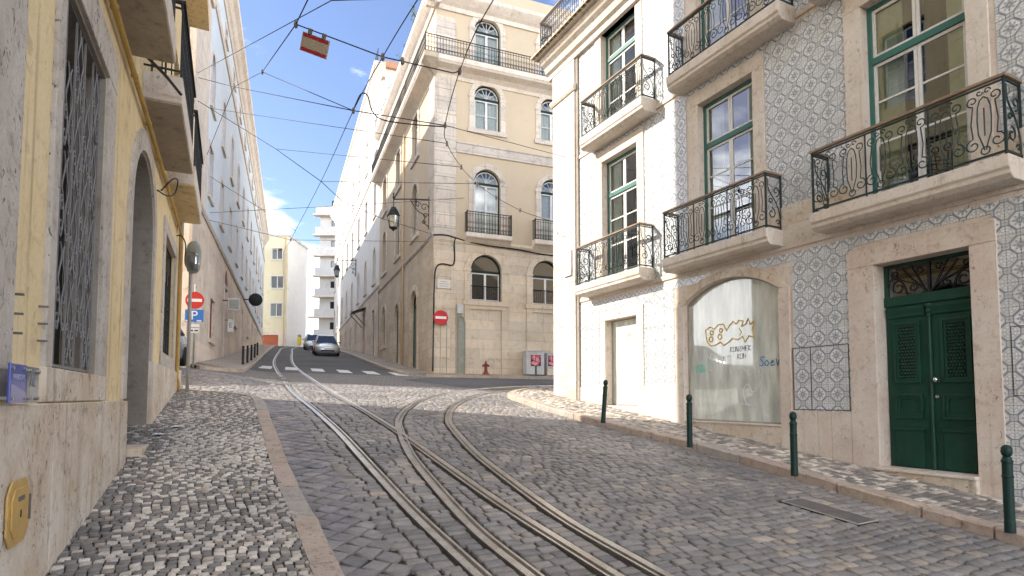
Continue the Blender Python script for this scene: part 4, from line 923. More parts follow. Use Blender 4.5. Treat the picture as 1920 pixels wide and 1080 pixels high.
m = MB(); m.profx([(.2, YTOP - .7), (-.08, YTOP - .7), (-.14, YTOP - .4), (-.38, YTOP - .2), (-.42, YTOP), (.2, YTOP)][::-1], -9, YE + .3); m.build('cornice', 'grey_limestone', yb)
m = MB(); m.box(-9, YE + .3, .0, 11, YTOP, YTOP + .4); m.build('roof', 'roof_clay', yb)
def ytrim(x0, x1, z0, z1, nm, mat='grey_limestone', p=.03, c=.006):
    m = MB(); m.cham(x0, x1, -p, .0, z0, z1, c); return m.build(nm, mat, yb)
ytrim(-1.25, -.74, -.02, YTOP - .7, 'pilaster', 'grey_limestone', .05)
ytrim(-.02, .15, .20, 3.0, 'jamb'); ytrim(1.72, 2.10, .20, 3.0, 'jamb'); ytrim(-.02, 2.10, 3.0, 3.36, 'lintel', 'grey_limestone', .034); ytrim(-.02, 2.10, -.03, .20, 'sill', 'pitted_limestone', .038)
for z0, z1 in ((-.02, .20),): pass
ytrim(3.15, 3.40, -.02, 2.35, 'jamb'); ytrim(5.65, 5.85, .55, 2.35, 'jamb')
m = MB(); m.strip(arc(4.525, 2.70, 2.35, 1.22, 20), arc(4.525, 2.25, 2.35, .95, 20), -.032, 0.); m.build('arch_stone', 'grey_limestone', yb)
m = MB(); m.add([(3.402, .29, -1.5), (3.402, .29, 3.4), (3.402, -.03, 3.4), (3.402, -.03, -1.5)], [(0, 1, 2, 3)])
for q in (0,):
    pts = arc(4.525, 2.244, 2.347, .944, 20); loop = [(3.403, -1.5)] + pts + [(5.647, -1.5)]
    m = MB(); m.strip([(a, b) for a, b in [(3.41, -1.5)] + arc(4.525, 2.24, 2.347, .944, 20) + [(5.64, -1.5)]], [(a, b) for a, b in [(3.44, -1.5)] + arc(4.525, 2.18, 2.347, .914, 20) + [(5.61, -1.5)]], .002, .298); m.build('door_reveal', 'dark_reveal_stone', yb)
m = MB(); m.box(3.40, 5.65, .30, .36, -1.5, 3.35); dd = m.build('door', 'black_green_frame', yb)
m = MB()
for k in range(9): m.box(3.5 + k * .25, 3.52 + k * .25, .27, .30, -.6, 2.6)
m.build('door_boards', 'plain_black', dd)
m = MB(); m.box(3.40, 5.4, -.20, .3, -1.5, -.60); m.build('doorstep', 'pitted_limestone', yb, bevel=.012)
ytrim(7.05, 7.30, .55, 2.95, 'jamb'); ytrim(9.40, 9.62, .55, 2.95, 'jamb'); ytrim(7.05, 9.62, 2.95, 3.2, 'lintel', 'grey_limestone', .034); ytrim(7.05, 9.62, .55, .80, 'sill', 'grey_limestone', .036)
# plinth slabs
xs_ = [-9, -7.2, -5.6, -4.1, -2.6, -1.25, .05, 1.55, 3.16]
for a, b in zip(xs_[:-1], xs_[1:]): ytrim(a, b - .003, -2.6, -.04, 'plinth_slab', 'pitted_limestone', .075 + .004 * random.random())
for a, b in zip([5.65, 7.1, 8.5, 10.35], [7.1, 8.5, 10.35, 10.95]): ytrim(a, b - .003, -1.4, .55 if b < 10.5 else .62, 'plinth_slab', 'pitted_limestone', .06 if b < 10.5 else .09)
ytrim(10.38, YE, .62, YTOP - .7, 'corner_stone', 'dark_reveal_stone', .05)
# window grilles
def grille(x0, x1, z0, z1, y, un, ht):
    m = MB(); n = un; w = (x1 - x0) / n; k = .0078
    P = lambda pts: m.tube([(a, y, b) for a, b in pts], k * .8, 4)
    m.box(x0, x1, y - .01, y + .01, z0, z0 + .02); m.box(x0, x1, y - .01, y + .01, z1 - .02, z1); m.box(x0, x0 + .02, y - .009, y + .009, z0, z1); m.box(x1 - .02, x1, y - .009, y + .009, z0, z1)
    nz_ = max(2, int((z1 - z0) / ht)); h = (z1 - z0) / nz_
    for i in range(n):
        cx = x0 + (i + .5) * w; m.box(x0 + i * w - .007, x0 + i * w + .007, y - .007, y + .007, z0, z1)
        for j in range(nz_):
            zb = z0 + j * h + (0 if i % 2 == 0 else h * .35)
            if zb + h > z1: continue
            for s in (-1, 1):
                P(spiral(cx + s * w * .24, zb + h * .16, w * .23, w * .07, R_(-90), R_(-90 + s * 420), 13)); P(spiral(cx + s * w * .22, zb + h * .42, w * .21, w * .06, R_(90), R_(90 - s * 420), 13))
                P(catmull([(cx + s * w * .24, zb + h * .16 - w * .23), (cx + s * w * .06, zb + h * .3), (cx + s * w * .2, zb + h * .42 + w * .2), (cx + s * w * .30, zb + h * .62), (cx + s * w * .06, zb + h * .86), (cx + s * w * .2, zb + h)], 4))
    return m
m = MB(); m.box(.15, 1.72, .27, .30, .2, 3.0); wdw = m.build('window', 'dark_room', yb)  # board painted dark to stand for the unlit room behind the grille
grille(.17, 1.70, .22, 2.98, .045, 5, .62).build('window_grille', 'iron_grey', wdw)
m = MB()
for s in (0, 1): m.box(.152 if not s else 1.69, .18 if not s else 1.718, .002, .25, .2, 3.0)
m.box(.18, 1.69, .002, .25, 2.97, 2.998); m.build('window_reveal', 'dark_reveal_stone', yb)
m = MB(); m.box(7.30, 9.40, .26, .30, .8, 2.95); wdw = m.build('window', 'black_green_frame', yb); grille(7.32, 9.38, .82, 2.93, .06, 9, .62).build('window_grille', 'iron_black', wdw)
for a, b in UP:
    for z0, z1 in ((4.30, 6.9), (9.0, 11.4), (13.2, 15.4)): french_window(yb, a, b, z0, z1, z0 + (z1 - z0) * .72, .14, 'black_green_frame', None)
# balconies overhead
for a, b in ((.35, 2.97), (4.02, 6.74), (7.35, 10.04)):
    m = MB(); m.box(a, b, -.45, .03, 3.90, 4.27); sb = m.build('balcony', 'slab_limestone', yb, bevel=.015)
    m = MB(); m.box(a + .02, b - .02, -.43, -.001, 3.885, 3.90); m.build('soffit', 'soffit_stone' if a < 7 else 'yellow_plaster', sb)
    i = MB(); zz = 4.33
    i.box(a, b, -.435, -.41, zz, zz + .02); i.box(a, b, -.435, -.41, 5.20, 5.22)
    n = int((b - a) / .12)
    for k in range(n + 1):
        x = a + (b - a) * k / n; i.box(x - .008, x + .008, -.43, -.414, 4.27, 5.28)
        if k < n: i.tube([(p_, -.422, q_) for p_, q_ in spiral(x + .06, 4.46, .05, .05, 0, R_(360), 6)[:-1]], .008, 3, True); i.tube([(p_, -.422, q_) for p_, q_ in spiral(x + .06, 5.08, .05, .05, 0, R_(360), 6)[:-1]], .008, 3, True); i.tube([(p_, -.422, q_) for p_, q_ in spiral(x + .06, 4.78, .05, .02, 0, R_(500), 8)], .008, 3)
    for x in (a, b):
        i.box(x - .012, x + .012, -.435, .0, 5.20, 5.22); i.box(x - .012, x + .012, -.435, .0, zz, zz + .02)
        for k in range(1, 4): i.box(x - .008, x + .008, -.435 + k * .11, -.42 + k * .11, 4.27, 5.2)
    i.build('railing', 'iron_black', sb); h_ = MB(); h_.box(a - .02, b + .02, -.46, -.395, 5.28, 5.32); h_.box(a - .02, a + .03, -.395, 0, 5.28, 5.32); h_.build('handrail', 'iron_black', sb)
m = MB(); m.box(7.0, 10.4, -.48, .03, 8.62, 8.95); sb = m.build('balcony', 'yellow_plaster', yb)
# pipe, bracket and loose cable
m = MB(); m.tube([(-9, -.06, 3.62), (1.5, -.06, 3.63), (10.17, -.06, 3.66), (10.23, -.06, 3.60), (10.23, -.06, .45), (10.23, -.10, .32), (10.23, -.10, .02)], .030, 8)
for k in range(9): x = -1 + k * 1.3; m.lathe([(.038, -.02), (.038, .02)], (x, -.06, 3.63), 8)
m.build('drain_pipe', 'yellow_pipe', yb, smooth=True)
m = MB()
for dz in (.0, .05): m.tube([(-9, -.02, 3.70 + dz), (3.0, -.03, 3.71 + dz), (3.6, -.05, 3.66 + dz), (7, -.03, 3.72 + dz), (10.1, -.03, 3.70 + dz)], .009, 4)
m.build('wall_cables', 'cable_black', yb)
m = MB(); m.tube(catmull([(6.3, -.02, 3.4), (6.7, -.15, 3.75), (7.0, -.20, 3.82), (6.9, -.16, 3.55), (6.2, -.1, 3.30), (5.4, -.06, 3.12)], 5), .012, 5); m.build('loose_cable', 'cable_black', yb, smooth=True)
m = MB(); m.tube([(2.9, -.02, 4.02), (3.5, -.30, 4.00), (3.95, -.44, 4.0)], .02, 5); m.tube([(3.5, -.30, 4.0), (3.5, -.3, 4.3)], .012, 4); m.build('wall_bracket', 'iron_black', yb)
for a in (-.60, -.10):
    for z in (.36, .47, .58): m = MB(); m.box(a, a + .02, -.05, .0, z - .006, z + .006); m.build('wall_hook', 'rust_steel', yb)
# ================================================================== LONG PALE BUILDING (far left)
lb = thing('long_pale_building', 'long pale blue building with rose stone ground floor climbing the left of the hill', 'building', (-11.66, 21.6, 0), 110.67)
cols = [2.4 + 4.2 * k for k in range(12)]
hl = []
for c in cols:
    hl += [(c - .55, c + .55, 8.2, 10.3), (c - .55, c + .55, 11.95, 13.75, 'arc', .55)]
    hl.append((c - .35, c + .35, 17.3, 17.95))
low = [(3.0, 4.6, 2.45, 4.2, 'w'), (8.7, 9.9, 2.0, 5.6, 'd'), (14.3, 15.4, 4.4, 5.95, 'w'), (19.4, 20.6, 3.4, 6.0, 'd'), (25.2, 26.2, 4.8, 6.0, 'w'), (30.6, 31.8, 4.4, 6.3, 'd'), (37, 38, 5.2, 6.5, 'w')]
m = MB(); wall_panel(m, -2.3, 52.5, 7.0, 19.6, hl, .25); m.build('upper_wall', 'blue_white_plaster', lb)
m = MB(); wall_panel(m, -2.3, 52.5, -1, 7.0, [l[:4] for l in low], .25, -.03); m.build('ground_floor_wall', 'ashlar_rose', lb)
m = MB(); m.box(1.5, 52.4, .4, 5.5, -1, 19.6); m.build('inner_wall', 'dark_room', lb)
m = MB(); m.add([(a, b, z) for z in (-1, 19.58) for a, b in ((-2.31, .0), (-1.9, .0), (1.5, 5.5), (1.1, 5.5))], [(0, 1, 2, 3), (7, 6, 5, 4), (0, 4, 5, 1), (1, 5, 6, 2), (2, 6, 7, 3), (3, 7, 4, 0)]); m.build('end_wall', 'ashlar_rose', lb); m = MB(); m.box(52.3, 52.6, 0, 5.5, -1, 19.6); m.build('end_wall', 'blue_white_plaster', lb)  # unseen near end slanted, body kept shallow, to let sun through the gap
z = 0.; k = 0
for z0, z1 in ((-1, 3), (3, 5.2), (5.2, 7.0)): m = MB(); m.cham(-2.34, -.6, -.09, 0, z0, z1 - .004, .01); m.build('pilaster_block', 'ashlar_rose', lb)
z = 7.2
while z < 15.5: m = MB(); m.cham(-2.34, 1.1, -.05, 0, z, z + .92, .01); m.build('pilaster_block', 'slab_limestone', lb); z += .93
m = MB(); m.profx([(.0, 6.9), (-.08, 6.9), (-.12, 7.0), (-.12, 7.1), (-.06, 7.16), (0, 7.16)][::-1], -2.4, 52.5); m.build('string_course', 'grey_limestone', lb)
m = MB(); m.profx([(.0, 16.4), (-.06, 16.4), (-.10, 16.55), (-.10, 16.7), (0, 16.75)][::-1], -2.4, 52.5); m.build('string_course', 'slab_limestone', lb)
m = MB(); m.profx([(.2, 18.5), (-.05, 18.5), (-.12, 18.7), (-.2, 18.8), (-.32, 19.1), (-.50, 19.3), (-.52, 19.6), (.2, 19.6)][::-1], -2.7, 52.7); m.build('cornice', 'slab_limestone', lb)
m = MB(); m.profx([(0, 15.6), (-.14, 15.6), (-.2, 16.0), (-.1, 16.4), (0, 16.4)][::-1], -2.45, 1.2); m.build('pilaster_capital', 'slab_limestone', lb)
m = MB(); m.add([(a, b, z) for z in (19.6, 19.9) for a, b in ((-2.4, .0), (52.6, .0), (52.6, 5.6), (1.2, 5.6))], [(3, 2, 1, 0), (4, 5, 6, 7), (0, 1, 5, 4), (1, 2, 6, 5), (2, 3, 7, 6), (3, 0, 4, 7)]); m.build('roof', 'roof_clay', lb)
for c in cols:
    for z0, z1, a_ in ((8.2, 10.3, 0), (11.95, 13.75, 1), (17.3, 17.95, 2)):
        w_ = .55 if a_ < 2 else .35; top = [(c - w_, z1), (c + w_, z1)] if a_ != 1 else arc(c, 1.1, z1, .55, 10)
        m = MB(); e = .14; xo = [(c - w_ - e, z0)] + ([(c - w_ - e, z1 + e), (c + w_ + e, z1 + e)] if a_ != 1 else arc(c, 1.1 + 2 * e, z1, .55 + e, 10)) + [(c + w_ + e, z0)]
        m.strip(xo, [(c - w_, z0)] + top + [(c + w_, z0)], -.04, 0.); s_ = m.build('window', 'pink_limestone', lb)
        m = MB(); m.box(c - w_ - .2, c + w_ + .2, -.10, 0, z0 - .12, z0); m.build('window_sill', 'slab_limestone', s_)
        m = MB(); pts = [(c - w_, z0)] + top + [(c + w_, z0)]; m.add([(a, .2, b) for a, b in pts], [tuple(range(len(pts) - 1, -1, -1))]); m.build('pane', 'dark_glass', s_)
        m = MB(); m.box(c - w_, c - w_ + .3, .12, .17, z0, z1); m.box(c + w_ - .07, c + w_, .12, .17, z0, z1); m.box(c - .03, c + .03, .13, .17, z0, z1 + (.5 if a_ == 1 else 0)); m.box(c - w_, c + w_, .135, .165, z0 + (z1 - z0) * .62, z0 + (z1 - z0) * .62 + .05); m.build('shutter', 'red_wood', s_)
for a, b, z0, z1, kd in low:
    m = MB(); e = .18; m.strip([(a - e, z0), (a - e, z1 + e), (b + e, z1 + e), (b + e, z0)], [(a, z0), (a, z1), (b, z1), (b, z0)], -.07, -.03); s_ = m.build('doorway' if kd == 'd' else 'window', 'pink_limestone', lb)
    m = MB(); m.box(a, b, .06, .12, z0, z1); m.box((a + b) / 2 - .02, (a + b) / 2 + .02, .04, .06, z0, z1); m.build('door_leaf' if kd == 'd' else 'shutter', 'red_wood', s_)
    if kd == 'w': m = MB(); m.box(a - .25, b + .25, -.14, -.03, z0 - .16, z0); m.build('window_sill', 'slab_limestone', s_)
m = MB(); m.prism(arc(9.3, 1.2, 5.6, 1.0, 10), -.05, .04); m.build('door_fanlight', 'red_wood', lb)
# ================================================================== CORNER BUILDING (centre)
cb = thing('corner_building', 'tall cream corner building with arched windows above a bare ashlar ground floor', 'building', (-3.63, 27., 0), 21.667)
FL = lambda x, y, z: (y, -x, z)
def arched(root, c, w_, z0, zs, rise, fr, style='white', sur=.26, sill=True, fan=True, smat='quoin_stone', depth=.16, y=0.):
    m = MB(fr); o = [(c - w_ / 2 - sur, z0)] + arc(c, w_ + 2 * sur, zs, rise + sur, 16) + [(c + w_ / 2 + sur, z0)]; i = [(c - w_ / 2, z0)] + arc(c, w_, zs, rise, 16) + [(c + w_ / 2, z0)]
    m.strip(o, i, y - .05, y + .0); m.box(c - .13, c + .13, y - .075, y - .05, zs + rise, zs + rise + sur); win = m.build('window', smat, root)
    for s in (-1, 1): m = MB(fr); m.box(c + s * (w_ / 2) - (.03 if s > 0 else sur + .05), c + s * (w_ / 2) + (sur + .05 if s > 0 else .03), y - .07, y - .05, zs - .06, zs + .06); m.build('impost', smat, win)
    if sill: m = MB(fr); m.box(c - w_ / 2 - sur - .08, c + w_ / 2 + sur + .08, y - .09, y, z0 - .22, z0); m.build('window_sill', smat, win)
    e = .07; yy = y + depth; m = MB(fr)
    i2 = [(c - w_ / 2 + e, z0)] + arc(c, w_ - 2 * e, zs, rise - e, 16) + [(c + w_ / 2 - e, z0)]; m.strip(i, i2, yy, yy + .06); m.box(c - w_ / 2 + e, c + w_ / 2 - e, yy, yy + .06, zs - .07, zs + .05); m.box(c - w_ / 2 + e, c + w_ / 2 - e, yy, yy + .06, z0, z0 + .05)
    m.build('frame', 'black_green_frame' if style != 'green' else 'green_frame', win)
    if style == 'door':
        m = MB(fr); m.box(c - w_ / 2 + e, c - .01, yy + .02, yy + .05, z0 + .05, zs - .07); m.box(c + .01, c + w_ / 2 - e, yy + .02, yy + .05, z0 + .05, zs - .07)
        for q in (-1, 1): m.box(c + q * w_ / 4 - .2, c + q * w_ / 4 + .2, yy, yy + .02, z0 + .3, z0 + 1.1); m.box(c + q * w_ / 4 - .2, c + q * w_ / 4 + .2, yy, yy + .02, z0 + 1.4, zs - .3)
        m.build('door_leaf', 'green_frame', win)
    else:
        s = MB(fr); k = .055; a, b = c - w_ / 2 + e, c + w_ / 2 - e; z1 = zs - .07; z00 = z0 + .05
        for p, q in ((a, c), (c, b)):
            s.box(p, p + k, yy + .015, yy + .05, z00, z1); s.box(q - k, q, yy + .015, yy + .05, z00, z1); s.box(p + k, q - k, yy + .015, yy + .05, z1 - k, z1); s.box(p + k, q - k, yy + .015, yy + .05, z00, z00 + k)
            if fan: s.box(p + k, q - k, yy + .02, yy + .045, z00 + (z1 - z00) * .5 - .015, z00 + (z1 - z00) * .5 + .015)
        if fan:
            s.strip(arc(c, (w_ - 2 * e), zs + .05, rise - e - .05, 12), arc(c, (w_ - 2 * e) - .09, zs + .05, rise - e - .10, 12), yy + .015, yy + .05)
            for t_ in (35, 65, 90, 115, 145): s.tube([(c, yy + .03, zs + .06), (c + (w_ / 2 - e) * math.cos(R_(t_)), yy + .03, zs + .05 + (rise - e - .05) * math.sin(R_(t_)))], .016, 4)
        s.build('sash', 'white_sash', win)
    p = MB(fr); pts = [(c - w_ / 2 + e, z0 + .05)] + arc(c, w_ - 2 * e, zs, rise - e, 12) + [(c + w_ / 2 - e, z0 + .05)]; p.add([(a, yy + .035, b) for a, b in pts], [tuple(range(len(pts) - 1, -1, -1))])
    if style != 'door': p.build('pane', 'window_glass', win)
    if style in ('white',):
        q = MB(fr); n = 24; a, b = c - w_ / 2 + e, c + w_ / 2 - e
        q.add([(a + (b - a) * k / n, yy + .14 + .018 * math.sin(k * 1.9), zz) for zz in (z0, zs + rise * .5) for k in range(n + 1)], [(k, k + 1, n + 2 + k, n + 1 + k) for k in range(n)]); q.build('curtain', 'curtain', win, smooth=True)
    return win
CX = [2.61, 6.13, 9.65, 13.1]; CW = 1.36
hr_ = []
for c in CX: hr_ += [(c - CW / 2, c + CW / 2, 7.80, 10.37, 'arc', .68), (c - CW / 2, c + CW / 2, 13.0, 14.6, 'arc', .68), (c - CW / 2, c + CW / 2, 16.0, 17.97, 'arc', .68)]
m = MB(); wall_panel(m, 0, 15, 7.3, 19.0, hr_, .3); m.build('upper_wall', 'cream_plaster', cb)
hg = [(c - .79, c + .79, 4.6, 6.05, 'arc', .80) for c in (2.57, 5.77, 8.97, 12.2)]
m = MB(); wall_panel(m, 0, 15, -1, 7.3, hg, .3); m.build('ground_floor_wall', 'ashlar', cb)
CLX = [-4.3, -9.15, -14.05]
hL = []
for c in CLX: hL += [(c - .7, c + .7, 8.6, 10.7, 'arc', .70), (c - .7, c + .7, 12.85, 14.8, 'arc', .70)]
for c in CLX: hL += [(c - .6, c + .6, 16.6, 18.4)]
m = MB(FL); wall_panel(m, -16.2, 0, 7.6, 19.0, hL, .3); m.build('upper_wall', 'cream_plaster', cb)
hG = [(-5.1, -3.5, .8, 4.85, 'arc', .8), (-9.9, -8.4, 1.4, 4.9, 'arc', .76), (-14.7, -13.3, 3.5, 5.5, 'arc', .7)]
m = MB(FL); wall_panel(m, -16.2, 0, -1, 7.6, hG, .3); m.build('ground_floor_wall', 'ashlar', cb)
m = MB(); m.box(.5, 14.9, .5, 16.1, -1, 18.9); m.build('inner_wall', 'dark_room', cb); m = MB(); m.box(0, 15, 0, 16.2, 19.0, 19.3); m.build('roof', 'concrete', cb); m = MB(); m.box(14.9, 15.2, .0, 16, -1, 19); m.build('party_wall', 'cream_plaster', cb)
# quoins
z = 7.35; k = 0
while z < 15.3: m = MB(); m.cham(-.02, 1.02, -.05, .0, z, z + .60, .008); m.build('quoin', 'quoin_stone', cb); m = MB(FL); m.cham(-1.0, .02, -.05, 0, z, z + .60, .008); m.build('quoin', 'quoin_stone', cb); z += .61
z = -.5
while z < 7.2: m = MB(); m.cham(-.02, 1.05, -.04, .0, z, z + .76, .008); m.build('quoin', 'ashlar', cb); m = MB(FL); m.cham(-1.0, .02, -.04, 0, z, z + .76, .008); m.build('quoin', 'ashlar', cb); z += .765
z = 16.0
while z < 18.2: m = MB(); m.cham(.0, 1.0, -.04, .0, z, z + .55, .008); m.build('quoin', 'quoin_stone', cb); z += .56
# courses, cornice
m = MB(); m.profx([(0, 7.28), (-.04, 7.28), (-.08, 7.36), (-.08, 7.46), (0, 7.5)][::-1], 0, 15); m.build('string_course', 'ashlar', cb)
m = MB(FL); m.profx([(0, 7.52), (-.04, 7.52), (-.10, 7.6), (-.10, 7.74), (0, 7.78)][::-1], -16.2, 0); m.build('string_course', 'grey_limestone', cb)
m = MB(); m.profx([(0, 11.68), (-.07, 11.68), (-.07, 12.10), (-.11, 12.14), (-.11, 12.2), (0, 12.22)][::-1], 1.03, 15); m.build('string_course', 'quoin_stone', cb)
m = MB(); m.profx([(0, 15.2), (-.05, 15.2), (-.10, 15.35), (-.3, 15.5), (-.62, 15.62), (-.66, 15.68), (-.70, 15.72), (-.70, 15.95), (0, 15.98)][::-1], -.02, 15); bl = m.build('balcony', 'slab_limestone', cb)
m = MB(FL); m.profx([(0, 15.2), (-.05, 15.2), (-.10, 15.35), (-.3, 15.5), (-.62, 15.62), (-.66, 15.68), (-.70, 15.72), (-.70, 15.952), (0, 15.982)][::-1], -16.2, .02); bl2 = m.build('balcony', 'slab_limestone', cb)
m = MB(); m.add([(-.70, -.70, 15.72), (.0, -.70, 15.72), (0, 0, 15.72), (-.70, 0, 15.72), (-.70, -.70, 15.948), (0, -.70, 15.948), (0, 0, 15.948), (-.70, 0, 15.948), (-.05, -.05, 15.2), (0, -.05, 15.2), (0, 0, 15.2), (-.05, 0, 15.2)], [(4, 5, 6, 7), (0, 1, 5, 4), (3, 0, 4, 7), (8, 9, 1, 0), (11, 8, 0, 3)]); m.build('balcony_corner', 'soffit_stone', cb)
def lattice(parent, fr, x0, x1, y, z0, z1, mat):
    i = MB(fr); i.box(x0, x1, y - .012, y + .012, z0 + .03, z0 + .055); i.box(x0, x1, y - .016, y + .016, z1 - .03, z1); i.box(x0, x1, y - .008, y + .008, z1 - .14, z1 - .12); i.box(x0, x1, y - .008, y + .008, z0 + .24, z0 + .26)
    n = int((x1 - x0) / .14)
    for k in range(n + 1):
        x = x0 + (x1 - x0) * k / n; i.box(x - .009, x + .009, y - .009, y + .009, z0, z1 - .03)
        if k < n:
            xc = x + .07; i.tube([(a, y, b) for a, b in spiral(xc, z0 + .15, .07, .07, 0, R_(360), 6)[:-1]], .010, 3, True); i.tube([(a, y, b) for a, b in spiral(xc, z0 + .48, .05, .05, 0, R_(360), 5)[:-1]], .010, 3, True)
    for x in (x0, x1): i.box(x - .02, x + .02, y - .02, y + .02, z0, z1 + .03)
    return i.build('railing', mat, parent)
lattice(bl, None, -.64, 15, -.64, 15.95, 16.82, 'iron_black'); lattice(bl2, FL, -16.1, .62, -.64, 15.95, 16.82, 'iron_black')
cp = [(.1, 18.55), (-.08, 18.55), (-.12, 18.75), (-.25, 18.85), (-.45, 19.05), (-.5, 19.12), (-.5, 19.3), (.1, 19.3)]
m = MB(); m.profx(cp[::-1], -.5, 15); m.build('cornice', 'slab_limestone', cb); m = MB(FL); m.profx([(a, b + .002) for a, b in cp][::-1], -16.4, .5); m.build('cornice', 'slab_limestone', cb)
for c in CX:
    arched(cb, c, CW, 7.80, 10.37, .68, None, sill=False); arched(cb, c, CW, 13.0, 14.6, .68, None, fan=True); arched(cb, c, CW, 16.0, 17.97, .68, None, sill=False)
for c in (2.57, 5.77, 8.97, 12.2):
    w_ = arched(cb, c, 1.58, 4.6, 6.05, .80, None, style='grey', sur=.30, fan=False, smat='ashlar')
    m = MB(); m.strip([(c - 1.09, -.5), (c - 1.09, 4.38), (c + 1.09, 4.38), (c + 1.09, -.5)], [(c - .79, -.5), (c - .79, 4.2), (c + .79, 4.2), (c + .79, -.5)], -.05, 0); m.build('blind_panel_frame', 'ashlar', w_)
    m = MB()
    for k in range(14): m.box(c - .74 + k * .112, c - .726 + k * .112, .10, .114, 4.66, 5.35)
    m.box(c - .74, c + .74, .098, .116, 5.33, 5.36); m.build('window_bars', 'iron_black', w_)
for c in CX:
    m = MB(); m.profx([(0, 7.36), (-.08, 7.36), (-.25, 7.5), (-.38, 7.56), (-.40, 7.60), (-.40, 7.78), (0, 7.79)][::-1], c - 1.16, c + 1.16); sb = m.build('balcony', 'slab_limestone', cb, bevel=.01)
    lattice(sb, None, c - 1.12, c + 1.12, -.36, 7.78, 8.80, 'iron_black')
    for s in (-1, 1):
        i = MB()
        for k in range(4): i.box(c + s * 1.12 - .009, c + s * 1.12 + .009, -.36 + k * .1, -.342 + k * .1, 7.78, 8.78)
        i.box(c + s * 1.12 - .014, c + s * 1.12 + .014, -.36, 0, 8.77, 8.80); i.build('railing_end', 'iron_black', sb)
for c in CLX:
    arched(cb, c, 1.40, 8.6, 10.7, .70, FL); arched(cb, c, 1.40, 12.85, 14.8, .70, FL)
for (c, w_, z0, zs, rs, st) in ((-4.3, 1.6, .8, 4.85, .8, 'door'), (-9.15, 1.5, 1.4, 4.9, .76, 'door'), (-14.0, 1.4, 3.5, 5.5, .7, 'grey')): arched(cb, c, w_, z0, zs, rs, FL, style=st, sur=.3, sill=st != 'door', smat='ashlar')
for c in CLX:
    m = MB(FL); m.box(c - .6, c + .6, .2, .26, 16.6, 18.4); m.build('window', 'black_green_frame', cb)
m = MB(FL); m.tube([(-7.05, -.09, 18.5), (-7.05, -.09, 1.2)], .06, 8); m.build('drain_pipe', 'cream_pipe', cb, smooth=True)
# roof terrace: railing and storey set back
m = MB(); m.box(2.5, 15, 2.6, 16, 19.3, 22.2); m.build('set_back_storey', 'cream_plaster', cb)
# cables and conduits on the walls
m = MB(); m.tube(catmull([(-.06, -.07, 7.55), (.5, -.07, 7.6), (1.0, -.07, 7.52), (1.5, -.07, 7.42), (2.6, -.07, 7.3), (4.2, -.07, 7.25), (6.2, -.07, 7.12), (10, -.07, 7.3)], 5), .035, 5); m.tube(catmull([(1.0, -.07, 7.5), (.95, -.07, 7.2), (.97, -.07, 6.5), (.85, -.07, 6.2), (.35, -.07, 6.22), (.08, -.07, 6.0), (.0, -.07, 5.2), (-.02, -.07, 3.), (-.04, -.07, 1.2)], 5), .035, 5); m.build('wall_cables', 'cable_black', cb, smooth=True)
m = MB(); m.tube([(1.15, -.05, 3.9), (1.15, -.05, 1.1)], .03, 5); m.tube(catmull([(1.15, -.05, 3.8), (1.35, -.05, 3.78), (1.47, -.05, 3.6), (1.5, -.05, 3.2), (1.5, -.05, 1.1)], 4), .022, 5); m.tube([(.62, -.05, 3.2), (.62, -.05, 1.1)], .016, 4); m.tube([(-.0, -.09, 3.2), (.0, -.09, 1.1)], .016, 4); m.build('conduits', 'luminaire_grey', cb)
m = MB(); m.box(1.10, 1.38, -.16, -.0, 3.92, 4.35); m.build('junction_box', 'cabinet_grey', cb, bevel=.02)
m = MB(); m.box(1.2, 1.46, -.04, 0, 1.1, 3.75); m.build('conduit_cover', 'luminaire_grey', cb)
# ================================================================== WHITE BUILDING (behind the corner building)
WB = CLo + CLd * 16.2
wb = thing('white_building', 'long white building with slim windows running up the right side of the hill', 'building', (WB[0], WB[1], 0), -68.333)
wc = [-2.4 - 4.9 * k for k in range(8)]
hw = []
for c in wc: hw += [(c - .55, c + .55, 8.65, 10.8, 'arc', .55), (c - .55, c + .55, 13.85, 16.5), (c - .55, c + .55, 18.9, 21.6)]
gl = [(-2.9, -1.8, 2.2, 6.6), (-8.2, -7.0, 2.6, 6.9), (-13.6, -12.7, 5.0, 6.9), (-18.2, -17.2, 4.6, 6.8), (-23, -22, 5.4, 7.0), (-28, -27, 5.6, 7.2)]
m = MB(); wall_panel(m, -38, 0, 8.0, 24.3, hw, .25); m.build('upper_wall', 'white_plaster', wb)
m = MB(); wall_panel(m, -38, 0, -1, 8.0, gl, .25, -.03); m.build('ground_floor_wall', 'ashlar_rose', wb)
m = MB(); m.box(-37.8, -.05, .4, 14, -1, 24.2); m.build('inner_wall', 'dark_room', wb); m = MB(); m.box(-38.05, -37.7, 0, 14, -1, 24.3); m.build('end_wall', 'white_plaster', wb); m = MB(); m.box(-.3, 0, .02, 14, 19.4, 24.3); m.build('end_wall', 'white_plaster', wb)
m = MB(); m.profx([(.2, 23.4), (-.06, 23.4), (-.14, 23.6), (-.3, 23.8), (-.5, 24.1), (-.62, 24.2), (-.62, 24.5), (.2, 24.5)][::-1], -38.5, .5); m.build('cornice', 'slab_limestone', wb)
m = MB(); m.box(-38.3, .3, .2, 14, 24.3, 24.8); m.build('roof', 'roof_clay', wb)
for z in (8.0, 17.4): m = MB(); m.profx([(0, z - .05), (-.08, z - .05), (-.10, z + .1), (0, z + .15)][::-1], -38, 0); m.build('string_course', 'slab_limestone', wb)
